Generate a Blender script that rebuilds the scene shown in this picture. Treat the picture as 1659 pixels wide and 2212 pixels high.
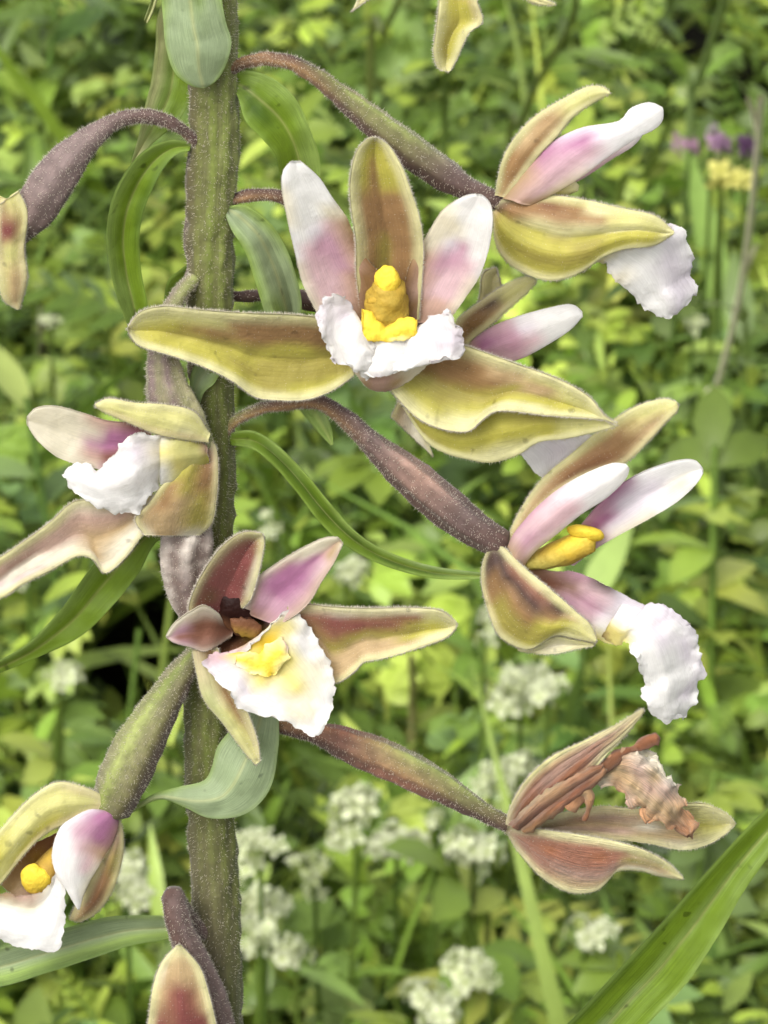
import bpy, math, random
import numpy as np
from mathutils import Vector, Matrix, noise

random.seed(7)
rng = np.random.default_rng(7)
scene = bpy.context.scene
for o in list(bpy.data.objects):
    bpy.data.objects.remove(o)
COL = scene.collection

# ------------------------------------------------------------------ camera
FRAME_W = 0.042          # metres across the picture at the orchid
DIST = 0.26              # camera to orchid
PITCH = math.radians(28)
ORCHID_Z = 0.50          # height of the picture centre above the ground
cam_data = bpy.data.cameras.new("camera")
cam = bpy.data.objects.new("camera", cam_data)
COL.objects.link(cam)
cam.location = (0.0, -DIST * math.cos(PITCH), ORCHID_Z + DIST * math.sin(PITCH))
cam.rotation_euler = (math.pi / 2 - PITCH, 0, 0)
cam_data.sensor_fit = 'HORIZONTAL'
cam_data.sensor_width = 36.0
cam_data.lens = 36.0 * DIST / FRAME_W
cam_data.clip_start = 0.01
cam_data.clip_end = 600
cam_data.dof.use_dof = True
cam_data.dof.focus_distance = DIST - 0.003
cam_data.dof.aperture_fstop = 350
scene.camera = cam

# ------------------------------------------------------------------ sky, sun, exposure
SUN_EL, SUN_AZ = math.radians(46), math.radians(-150)   # azimuth from +Y, clockwise
world = bpy.data.worlds.new("World")
scene.world = world
world.use_nodes = True
wn = world.node_tree
bg = wn.nodes['Background']
sky = wn.nodes.new('ShaderNodeTexSky')
sky.sky_type = 'NISHITA'
sky.sun_disc = False
sky.sun_elevation = SUN_EL
sky.sun_rotation = SUN_AZ
sky.air_density = 1.0
sky.dust_density = 4.0
hs = wn.nodes.new('ShaderNodeHueSaturation')      # a thin white overcast greys the blue
hs.inputs['Saturation'].default_value = 0.22
wn.links.new(sky.outputs[0], hs.inputs['Color'])
wn.links.new(hs.outputs[0], bg.inputs['Color'])
bg.inputs['Strength'].default_value = 0.15
sun_data = bpy.data.lights.new("sun", 'SUN')
sun_data.energy = 1.0
sun_data.angle = math.radians(30)
sun_data.color = (1.0, 0.96, 0.90)
sun = bpy.data.objects.new("sun", sun_data)
COL.objects.link(sun)
sd = Vector((math.sin(SUN_AZ) * math.cos(SUN_EL), math.cos(SUN_AZ) * math.cos(SUN_EL), math.sin(SUN_EL)))
sun.rotation_euler = (-sd).to_track_quat('-Z', 'Y').to_euler()
scene.view_settings.view_transform = 'Standard'
scene.view_settings.look = 'None'
scene.view_settings.gamma = 1.0
scene.view_settings.use_curve_mapping = False
scene.view_settings.exposure = 0.98
scene.render.engine = 'CYCLES'
scene.cycles.use_denoising = True
scene.cycles.adaptive_threshold = 0.02
scene.cycles.max_bounces = 6
scene.cycles.diffuse_bounces = 4
scene.cycles.transmission_bounces = 6

# ------------------------------------------------------------------ layout helpers
S = FRAME_W / 1659.0                      # metres per layout unit at the orchid
CAMP = np.array(cam.location)
CP, SP = math.cos(PITCH), math.sin(PITCH)

def ray(px, py):
    x = (np.asarray(px, float) - 829.5) * S / DIST
    y = (1106.0 - np.asarray(py, float)) * S / DIST
    return np.stack([x, CP + y * SP, -SP + y * CP], -1)

def W(px, py, d):
    """layout position on the orchid, d = how far it stands out in front of the stem"""
    r = ray(px, py)
    yy = -np.asarray(d, float) * S
    t = (yy - CAMP[1]) / r[..., 1]
    return CAMP + r * t[..., None]

def G(px, py, h=0.0):
    r = ray(px, py)
    t = (h - CAMP[2]) / r[..., 2]
    return CAMP + r * np.asarray(t)[..., None]

def proj(p):
    q = np.asarray(p, float) - CAMP
    zc = q[..., 1] * CP - q[..., 2] * SP
    yc = q[..., 1] * SP + q[..., 2] * CP
    zc = np.where(np.abs(zc) < 1e-4, 1e-4, zc)
    return 829.5 + q[..., 0] / zc * DIST / S, 1106 - yc / zc * DIST / S, zc

def lin(c):
    c = np.array(c, float) / 255.0
    return np.where(c <= 0.04045, c / 12.92, ((c + 0.055) / 1.055) ** 2.4)

PAL = {k: lin(v) for k, v in {
    'w': (240, 238, 235), 'c': (236, 229, 208), 'e': (216, 211, 160), 'y': (208, 204, 134), 'g': (184, 177, 80),
    'o': (164, 153, 76), 'b': (156, 122, 82), 'i': (196, 148, 108), 'j': (146, 94, 64), 'r': (136, 78, 74), 'p': (228, 200, 204), 'm': (190, 132, 168),
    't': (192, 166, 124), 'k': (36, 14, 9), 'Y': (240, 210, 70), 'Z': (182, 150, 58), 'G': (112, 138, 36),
    'L': (140, 164, 82), 'D': (66, 92, 22), 'B': (150, 166, 126), 'u': (110, 95, 91), 'v': (80, 61, 55), 'x': (96, 104, 50), 'z': (86, 80, 60),
    'n': (134, 142, 82), 'l': (232, 225, 230), 's': (208, 176, 160), 'R': (148, 102, 82), 'P': (208, 168, 184),
    'a': (122, 82, 56), 'd': (106, 116, 56), 'h': (190, 182, 170), 'F': (236, 226, 150), 'q': (170, 138, 122)}.items()}

def catmull(pts, n):
    """n points along a smooth curve through pts (k, dim), evenly in arc length"""
    p = np.asarray(pts, float)
    if len(p) == 1:
        return np.repeat(p, n, 0)
    if len(p) == 2:
        t = np.linspace(0, 1, n)[:, None]
        return p[0] * (1 - t) + p[1] * t
    e = np.vstack([2 * p[0] - p[1], p, 2 * p[-1] - p[-2]])
    out = []
    m = 14
    t = np.linspace(0, 1, m, endpoint=False)[:, None]
    for i in range(len(p) - 1):
        a, b, c, d = e[i], e[i + 1], e[i + 2], e[i + 3]
        out.append(0.5 * (2 * b + (c - a) * t + (2 * a - 5 * b + 4 * c - d) * t ** 2 + (3 * b - a - 3 * c + d) * t ** 3))
    q = np.vstack(out + [p[-1:]])
    seg = np.r_[0, np.cumsum(np.linalg.norm(np.diff(q[:, :2] if q.shape[1] > 2 else q, axis=0), axis=1) + 1e-6)]
    s = np.linspace(0, seg[-1], n)
    return np.stack([np.interp(s, seg, q[:, k]) for k in range(q.shape[1])], 1)

def interp_list(v, u):
    v = np.atleast_1d(np.asarray(v, float))
    if len(v) == 1:
        return np.full_like(u, v[0])
    return np.interp(u, np.linspace(0, 1, len(v)), v)

def fbm(p, freq, oct=3):
    return np.array([noise.fractal(Vector(x * freq), 1.0, 2.0, oct) for x in p])

def vnoise(p, freq):
    return np.array([noise.noise(Vector(x * freq)) for x in p])

# ------------------------------------------------------------------ materials
def new_mat(name):
    m = bpy.data.materials.new(name)
    m.use_nodes = True
    nt = m.node_tree
    nt.nodes.clear()
    out = nt.nodes.new('ShaderNodeOutputMaterial')
    return m, nt, out

def nd(nt, t, **kw):
    n = nt.nodes.new(t)
    for k, v in kw.items():
        if k.startswith('_'):
            setattr(n, k[1:], v)
        else:
            n.inputs[k.replace('__', ' ')].default_value = v
    return n

def tissue(name, trans=0.35, rough=0.5, nscale=900.0, namp=0.16, bump=0.25, vein=True, spec=0.35, random_obj=0.0, fine=4200.0, sheen=0.0, ribs=11.0, speck=0.0):
    """plant tissue: pigment from the Col attribute, mottled by noise, with fine relief and light coming through"""
    m, nt, out = new_mat(name)
    L = nt.links.new
    at = nd(nt, 'ShaderNodeAttribute', _attribute_name='Col')
    tc = nd(nt, 'ShaderNodeTexCoord')
    nz = nd(nt, 'ShaderNodeTexNoise', Scale=nscale, Detail=4.0, Roughness=0.6)
    L(tc.outputs['Object'], nz.inputs['Vector'])
    mr = nd(nt, 'ShaderNodeMapRange')
    mr.inputs['To Min'].default_value = 1 - namp * 1.6
    mr.inputs['To Max'].default_value = 1 + namp * 1.6
    L(nz.outputs['Fac'], mr.inputs['Value'])
    mul = nd(nt, 'ShaderNodeVectorMath', _operation='SCALE')
    L(at.outputs['Color'], mul.inputs[0])
    L(mr.outputs[0], mul.inputs['Scale'])
    colour = mul.outputs[0]
    height = None
    if vein:
        uv = nd(nt, 'ShaderNodeAttribute', _attribute_name='grain')
        sx = nd(nt, 'ShaderNodeSeparateXYZ')
        L(uv.outputs['Vector'], sx.inputs[0])
        # long thin fibres: noise stretched along the blade
        cb = nd(nt, 'ShaderNodeCombineXYZ')
        m1 = nd(nt, 'ShaderNodeMath', _operation='MULTIPLY'); m1.inputs[1].default_value = 1.2
        m2 = nd(nt, 'ShaderNodeMath', _operation='MULTIPLY'); m2.inputs[1].default_value = ribs
        L(sx.outputs[0], m1.inputs[0]); L(sx.outputs[1], m2.inputs[0])
        L(m1.outputs[0], cb.inputs[0]); L(m2.outputs[0], cb.inputs[1])
        fz = nd(nt, 'ShaderNodeTexNoise', Scale=1.6, Detail=3.0, Roughness=0.6)
        L(cb.outputs[0], fz.inputs['Vector'])
        r2 = nd(nt, 'ShaderNodeMapRange')
        r2.inputs['From Min'].default_value = 0.3; r2.inputs['From Max'].default_value = 0.7
        r2.inputs['To Min'].default_value = -1.0; r2.inputs['To Max'].default_value = 1.0
        L(fz.outputs['Fac'], r2.inputs['Value'])
        m3 = nd(nt, 'ShaderNodeMath', _operation='MULTIPLY')
        L(r2.outputs[0], m3.inputs[0]); L(sx.outputs[2], m3.inputs[1])
        m4 = nd(nt, 'ShaderNodeMath', _operation='ADD'); m4.inputs[1].default_value = 1.0
        L(m3.outputs[0], m4.inputs[0])
        mul2 = nd(nt, 'ShaderNodeVectorMath', _operation='SCALE')
        L(colour, mul2.inputs[0]); L(m4.outputs[0], mul2.inputs['Scale'])
        colour = mul2.outputs[0]
        height = m3.outputs[0]
    if speck:
        sp = nd(nt, 'ShaderNodeTexNoise', Scale=1300.0, Detail=1.0)
        L(tc.outputs['Object'], sp.inputs['Vector'])
        sr = nd(nt, 'ShaderNodeMapRange')
        sr.inputs['From Min'].default_value = 0.70; sr.inputs['From Max'].default_value = 0.78
        sr.inputs['To Min'].default_value = 1.0; sr.inputs['To Max'].default_value = 1.0 - speck
        L(sp.outputs['Fac'], sr.inputs['Value'])
        mul3 = nd(nt, 'ShaderNodeVectorMath', _operation='SCALE')
        L(colour, mul3.inputs[0]); L(sr.outputs[0], mul3.inputs['Scale'])
        colour = mul3.outputs[0]
    if random_obj:
        oi = nd(nt, 'ShaderNodeObjectInfo')
        hv = nd(nt, 'ShaderNodeHueSaturation')
        mh = nd(nt, 'ShaderNodeMapRange'); mh.inputs['To Min'].default_value = 0.5 - 0.018 * random_obj; mh.inputs['To Max'].default_value = 0.5 + 0.012 * random_obj
        L(oi.outputs['Random'], mh.inputs['Value']); L(mh.outputs[0], hv.inputs['Hue'])
        wnz = nd(nt, 'ShaderNodeTexWhiteNoise', _noise_dimensions='1D')
        L(oi.outputs['Random'], wnz.inputs['W'])
        mv = nd(nt, 'ShaderNodeMapRange'); mv.inputs['To Min'].default_value = 1 - 0.45 * random_obj; mv.inputs['To Max'].default_value = 1 + 0.28 * random_obj
        L(wnz.outputs['Value'], mv.inputs['Value']); L(mv.outputs[0], hv.inputs['Value'])
        L(colour, hv.inputs['Color'])
        colour = hv.outputs[0]
    fn = nd(nt, 'ShaderNodeTexNoise', Scale=fine, Detail=2.0)
    L(tc.outputs['Object'], fn.inputs['Vector'])
    hsum = fn.outputs['Fac']
    if height is not None:
        ad = nd(nt, 'ShaderNodeMath', _operation='MULTIPLY_ADD')
        ad.inputs[1].default_value = 1.5
        L(height, ad.inputs[0]); L(fn.outputs['Fac'], ad.inputs[2])
        hsum = ad.outputs[0]
    bp = nd(nt, 'ShaderNodeBump', Strength=bump, Distance=0.00012)
    L(hsum, bp.inputs['Height'])
    pr = nd(nt, 'ShaderNodeBsdfPrincipled', Roughness=rough)
    pr.inputs['Specular IOR Level'].default_value = spec
    pr.inputs['Sheen Weight'].default_value = sheen
    pr.inputs['Sheen Roughness'].default_value = 0.35
    pr.inputs['Sheen Tint'].default_value = (0.95, 0.93, 0.82, 1)
    L(colour, pr.inputs['Base Color']); L(bp.outputs[0], pr.inputs['Normal'])
    if trans > 0:
        tr = nd(nt, 'ShaderNodeBsdfTranslucent')
        L(colour, tr.inputs['Color']); L(bp.outputs[0], tr.inputs['Normal'])
        mx = nd(nt, 'ShaderNodeMixShader', Fac=trans)
        L(pr.outputs[0], mx.inputs[1]); L(tr.outputs[0], mx.inputs[2])
        L(mx.outputs[0], out.inputs['Surface'])
    else:
        L(pr.outputs[0], out.inputs['Surface'])
    return m

M_PETAL = tissue('petal_tissue', sheen=0.15, trans=0.5, rough=0.5, namp=0.07, bump=0.3, spec=0.3)
M_SEPAL = tissue('sepal_tissue', speck=0.35, ribs=8.0, sheen=0.5, trans=0.36, rough=0.55, namp=0.16, bump=0.35, spec=0.3)
M_BRACT = tissue('bract_tissue', ribs=20.0, speck=0.5, trans=0.32, rough=0.42, namp=0.14, bump=0.3, spec=0.4)
M_STALK = tissue('stalk_tissue', sheen=0.2, trans=0.0, rough=0.62, nscale=2200, namp=0.34, bump=0.4, spec=0.25, fine=3000)
M_DRY = tissue('withered_tissue', sheen=0.3, trans=0.25, rough=0.6, namp=0.25, bump=0.8, spec=0.3)
M_COLUMN = tissue('column_tissue', trans=0.22, rough=0.6, namp=0.22, bump=0.6, vein=False, spec=0.2, nscale=1600)
M_HAIR = tissue('hair_tissue', trans=0.6, rough=0.5, namp=0.0, bump=0.0, vein=False, spec=0.3)
M_LEAF = tissue('meadow_leaf', trans=0.28, rough=0.42, nscale=160, namp=0.2, bump=0.3, vein=False, spec=0.4, random_obj=1.0, fine=600)
M_LEAFS = tissue('meadow_leaf_mass', trans=0.28, rough=0.42, nscale=120, namp=0.2, bump=0.3, vein=False, spec=0.4, fine=600)
M_BLOOM = tissue('meadow_bloom', trans=0.35, rough=0.55, nscale=300, namp=0.1, bump=0.1, vein=False, spec=0.2, fine=900)
M_DRYSTEM = tissue('dry_stem', trans=0.0, rough=0.8, nscale=300, namp=0.3, bump=0.5, vein=False, spec=0.1, fine=900)

def soil_mat():
    m, nt, out = new_mat('soil')
    L = nt.links.new
    tc = nd(nt, 'ShaderNodeTexCoord')
    n1 = nd(nt, 'ShaderNodeTexNoise', Scale=35.0, Detail=8.0, Roughness=0.65)
    L(tc.outputs['Object'], n1.inputs['Vector'])
    cr = nd(nt, 'ShaderNodeValToRGB')
    cr.color_ramp.elements[0].position = 0.35; cr.color_ramp.elements[0].color = (0.008, 0.006, 0.004, 1)
    cr.color_ramp.elements[1].position = 0.7; cr.color_ramp.elements[1].color = (0.03, 0.03, 0.012, 1)
    L(n1.outputs['Fac'], cr.inputs[0])
    bp = nd(nt, 'ShaderNodeBump', Strength=0.8, Distance=0.02)
    L(n1.outputs['Fac'], bp.inputs['Height'])
    pr = nd(nt, 'ShaderNodeBsdfPrincipled', Roughness=0.95)
    pr.inputs['Specular IOR Level'].default_value = 0.1
    L(cr.outputs[0], pr.inputs['Base Color']); L(bp.outputs[0], pr.inputs['Normal'])
    L(pr.outputs[0], out.inputs['Surface'])
    return m
M_SOIL = soil_mat()

# ------------------------------------------------------------------ mesh helpers
def raw_mesh(name, verts, faces, col=None, grain=None, mat=None, smooth=True):
    """faces: (n,3|4) array or list of such arrays"""
    me = bpy.data.meshes.new(name)
    v = np.ascontiguousarray(verts, dtype=np.float32)
    fl = faces if isinstance(faces, list) else [faces]
    fl = [np.asarray(f, dtype=np.int32) for f in fl if len(f)]
    tot = np.concatenate([np.full(len(f), f.shape[1], np.int32) for f in fl])
    idx = np.concatenate([f.ravel() for f in fl])
    me.vertices.add(len(v)); me.vertices.foreach_set('co', v.ravel())
    me.loops.add(len(idx)); me.loops.foreach_set('vertex_index', idx)
    me.polygons.add(len(tot))
    me.polygons.foreach_set('loop_start', np.r_[0, np.cumsum(tot)[:-1]].astype(np.int32))
    me.polygons.foreach_set('loop_total', tot)
    me.update(calc_edges=True)
    me.validate()
    if smooth:
        me.polygons.foreach_set('use_smooth', np.ones(len(me.polygons), bool))
    if col is not None:
        c = np.ones((len(v), 4), np.float32); c[:, :3] = col
        a = me.color_attributes.new('Col', 'FLOAT_COLOR', 'POINT')
        a.data.foreach_set('color', c.ravel())
    if grain is not None:
        a = me.attributes.new('grain', 'FLOAT_VECTOR', 'POINT')
        a.data.foreach_set('vector', np.ascontiguousarray(grain, np.float32).ravel())
    if mat:
        me.materials.append(mat)
    return me

def link(name, me, parent=None, loc=None):
    o = bpy.data.objects.new(name, me)
    COL.objects.link(o)
    if parent is not None:
        o.parent = parent
    if loc is not None:
        o.location = loc
    return o

def tag(o, label=None, cat=None, group=None, kind=None):
    if label: o['label'] = label
    if cat: o['category'] = cat
    if group: o['group'] = group
    if kind: o['kind'] = kind
    return o

ORIGIN = np.array([0.0, 0.0, 0.0])       # set below: foot of the orchid stem
HAIRS = {}                               # owner object name -> list of (base, dir, len)

def add_hairs(owner, base, dirs, length):
    HAIRS.setdefault(owner.name, (owner, []))[1].append((base, dirs, length))

def grid_shell(P, N, thick):
    """closed shell over an (nu, nv, 3) sheet; thick (nu, nv)"""
    nu, nv = P.shape[:2]
    A = (P + N * thick[..., None] / 2).reshape(-1, 3)
    B = (P - N * thick[..., None] / 2).reshape(-1, 3)
    idx = np.arange(nu * nv).reshape(nu, nv)
    q = np.stack([idx[:-1, :-1], idx[:-1, 1:], idx[1:, 1:], idx[1:, :-1]], -1).reshape(-1, 4)
    n = nu * nv
    ring = np.r_[idx[0, :-1], idx[:-1, -1], idx[-1, :0:-1], idx[:0:-1, 0]]
    nx = np.roll(ring, -1)
    rim = np.stack([ring, ring + n, nx + n, nx], -1)
    return np.vstack([A, B]), np.vstack([q[:, ::-1], q + n, rim])

def grid_normals(P):
    du = np.gradient(P, axis=0); dv = np.gradient(P, axis=1)
    # borrow a direction where rows close up at a tip
    N = np.cross(du, dv)
    l = np.linalg.norm(N, axis=-1, keepdims=True)
    N = N / np.maximum(l, 1e-16)
    bad = l[..., 0] < 1e-13
    if bad.any():
        N[bad] = N[~bad].mean(0)
    # smooth a little along the blade
    for _ in range(2):
        M = N.copy()
        M[1:-1] += N[:-2] + N[2:]
        M[:, 1:-1] += N[:, :-2] + N[:, 2:]
        N = M / np.maximum(np.linalg.norm(M, axis=-1, keepdims=True), 1e-9)
    return N

def blade(name, parent, upper, lower, du=0, dl=None, prof=(0, 0, 0), cols=('w',), mat=None, thick=8, wr=0.0, wf=0.02,
          frill=0.0, ff=0.05, vein=0.08, nu=44, nv=22, hair=0, hlen=9, haircol=None, twist=0.0, jag=0.0, label=None, seed=0, ridges=0.0, rim=(0, 0), rimw=10.0, edge=False, midrib=0.0, rimcol='e'):
    """a petal, sepal, lip or leaf between two margins given from base to tip.
    du / dl: how far the two margins stand out; prof: hollow or keel across the width; cols: pigment grid."""
    if dl is None: dl = du
    U = catmull(upper, nu); Lw = catmull(lower, nu)
    u = np.linspace(0, 1, nu); v = 0.5 - 0.5 * np.cos(np.pi * np.linspace(0.0, 1, nv)); v = 0.65 * v + 0.35 * np.linspace(0, 1, nv)
    w = np.linalg.norm(U - Lw, axis=1); wm = w.max() + 1e-6
    d_u = interp_list(du, u); d_l = interp_list(dl, u)
    # smoother depth
    k = np.array([1, 2, 3, 2, 1]) / 9.0
    for a in (d_u, d_l):
        b = np.convolve(np.pad(a, 2, mode='edge'), k, 'valid'); a[:] = b
    pr = catmull(np.stack([np.linspace(0, 1, len(prof)), np.array(prof, float)], 1), 60)
    pv = np.interp(v, np.linspace(0, 1, 60), pr[:, 1]) if len(prof) > 1 else np.zeros(nv)
    xy = U[:, None] * (1 - v)[None, :, None] + Lw[:, None] * v[None, :, None]
    d = d_u[:, None] * (1 - v) + d_l[:, None] * v + pv[None] * np.minimum(1, (w / wm))[:, None] ** 0.8
    side = np.abs(2 * v - 1)
    if jag > 0 or frill > 0:
        pts = np.stack([xy[..., 0].ravel() + seed * 37, xy[..., 1].ravel(), d.ravel() * 0.3], 1)
        if jag > 0:
            jf = ff * (3.6 if edge else 1.6); ja = fbm(pts, jf).reshape(nu, nv); jb = fbm(pts + 500, jf).reshape(nu, nv)
            em = np.maximum(side[None] ** 3, (u[:, None]) ** 8)
            xy = xy + jag * em[..., None] * np.stack([ja, jb], -1)
        if frill > 0:
            fr = fbm(pts + 91, ff, 2).reshape(nu, nv)
            em = np.maximum(side[None] ** 1.5, (u[:, None]) ** 4) * 0.75 + 0.25
            if edge: em = 1.5 * np.maximum(side[None] ** 2.5, (u[:, None]) ** 5)
            d = d + frill * fr * em
    if wr > 0:
        pts = np.stack([xy[..., 0].ravel() + seed * 91, xy[..., 1].ravel(), np.zeros(nu * nv)], 1)
        d = d + wr * fbm(pts, wf, 2).reshape(nu, nv)
    if ridges > 0:
        d = d + ridges * np.cos(v * math.pi * 10)[None] * np.sin(np.pi * np.clip(u, 0, 1))[:, None]
    e_up = v[None] * w[:, None]; e_lo = (1 - v)[None] * w[:, None]
    if rim[0] or rim[1]:
        d = d + rimw * 0.6 * (rim[0] * np.exp(-(e_up / rimw) ** 2) + rim[1] * np.exp(-(e_lo / rimw) ** 2))
    P = W(xy[..., 0], xy[..., 1], d)
    N = grid_normals(P)
    if N[nu // 2, nv // 2] @ np.array([0, -CP, SP]) < 0:
        N = -N
        flip = True
    else:
        flip = False
    th = thick * S * (0.12 + 0.88 * np.sqrt(np.clip(1 - side[None] ** 4, 0, 1))) * (0.12 + 0.88 * np.sqrt(np.clip(1 - u[:, None] ** 10, 0, 1)))
    V, F = grid_shell(P, N, th)
    # pigment
    C = np.array([[PAL[ch] for ch in np.array(list(row))[np.clip(np.round(np.linspace(0, len(row) - 1, 9)).astype(int), 0, len(row) - 1)]]
                  if False else np.stack([np.interp(np.linspace(0, 1, 33), np.linspace(0, 1, len(row)), [PAL[ch][k] for ch in row]) if len(row) > 1
                                          else np.full(33, PAL[row][k]) for k in range(3)], 1) for row in cols])
    ur = np.linspace(0, 1, len(C)) if len(C) > 1 else np.array([0.0])
    vi = np.linspace(0, 1, 33)
    # let the pigment borders wander
    pts = np.stack([xy[..., 0].ravel(), xy[..., 1].ravel(), np.full(nu * nv, seed * 3.3)], 1)
    wob = fbm(pts, 0.012).reshape(nu, nv)
    uu = np.clip(u[:, None] + 0.06 * wob, 0, 1); vv = np.clip(v[None] + 0.05 * np.roll(wob, 7, 0) * (1 - side[None] ** 2), 0, 1)
    col = np.zeros((nu, nv, 3))
    fu = uu * (len(C) - 1); i0 = np.clip(np.floor(fu).astype(int), 0, max(len(C) - 2, 0)); tu = (fu - i0)
    tu = tu * tu * (3 - 2 * tu)
    fv = vv * 32; j0 = np.clip(np.floor(fv).astype(int), 0, 31); tv = fv - j0
    i1 = np.minimum(i0 + 1, len(C) - 1)
    def pick(i, j): return C[i, j]
    col = (pick(i0, j0) * (1 - tv)[..., None] + pick(i0, j0 + 1) * tv[..., None]) * (1 - tu)[..., None] + \
          (pick(i1, j0) * (1 - tv)[..., None] + pick(i1, j0 + 1) * tv[..., None]) * tu[..., None]
    if midrib:
        mr_ = midrib * np.exp(-(((v[None] - 0.48) * w[:, None]) / 3.5) ** 2)[..., None]
        col = col * (1 - mr_) + PAL['y'] * 0.8 * mr_
    if rim[0] or rim[1]:
        rw = rimw * (1 + 0.35 * wob)
        rm = np.clip(np.maximum(rim[0] * np.exp(-(e_up / rw) ** 2), rim[1] * np.exp(-(e_lo / rw) ** 2)), 0, 1)[..., None]
        col = col * (1 - rm) + PAL[rimcol] * rm
    c = np.vstack([col.reshape(-1, 3)] * 2)
    gr = np.stack([np.repeat(u[:, None], nv, 1) * 3 + seed, np.repeat(v[None] * 2 - 1, nu, 0) * 1.5 + seed * 1.7, np.full((nu, nv), vein)], -1).reshape(-1, 3)
    me = raw_mesh(name, V - ORIGIN, F, c, np.vstack([gr] * 2), mat or M_PETAL)
    o = link(name, me, parent)
    if label: o['label'] = label
    if hair:
        owner = parent
        # margin hairs
        E = np.vstack([P[:, 0], P[-1, :], P[::-1, -1]])
        I = np.vstack([P[:, 2], P[-3, :], P[::-1, -3]])
        NN = np.vstack([N[:, 0], N[-1, :], N[::-1, -1]])
        m = int(hair * 1.0)
        sl = np.r_[0, np.cumsum(np.linalg.norm(np.diff(E, axis=0), axis=1))]
        t = np.clip(np.interp(rng.uniform(0, sl[-1], m), sl, np.arange(len(E))), 0, len(E) - 1.01); i = t.astype(int); f = (t - i)[:, None]
        base = E[i] * (1 - f) + E[i + 1] * f
        out = E[i] - I[i]; out /= np.maximum(np.linalg.norm(out, axis=1, keepdims=True), 1e-9)
        dr = out * 0.9 + NN[i] * rng.uniform(-0.9, 0.9, (m, 1)) + rng.normal(0, 0.25, (m, 3))
        add_hairs(owner, base, dr, rng.uniform(0.4, 1.0, m) * hlen * S)
        # face hairs
        m = int(hair * 0.8)
        a = rng.integers(1, nu - 1, m); b = rng.integers(1, nv - 1, m)
        sg = rng.choice([-1, 1], (m, 1))
        base = P[a, b] + rng.normal(0, 1.5 * S, (m, 3))
        base = P[a, b] + N[a, b] * sg * th[a, b][:, None] * 0.4
        add_hairs(owner, base, N[a, b] * sg + rng.normal(0, 0.35, (m, 3)), rng.uniform(0.25, 0.6, m) * hlen * S)
    return o

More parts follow.
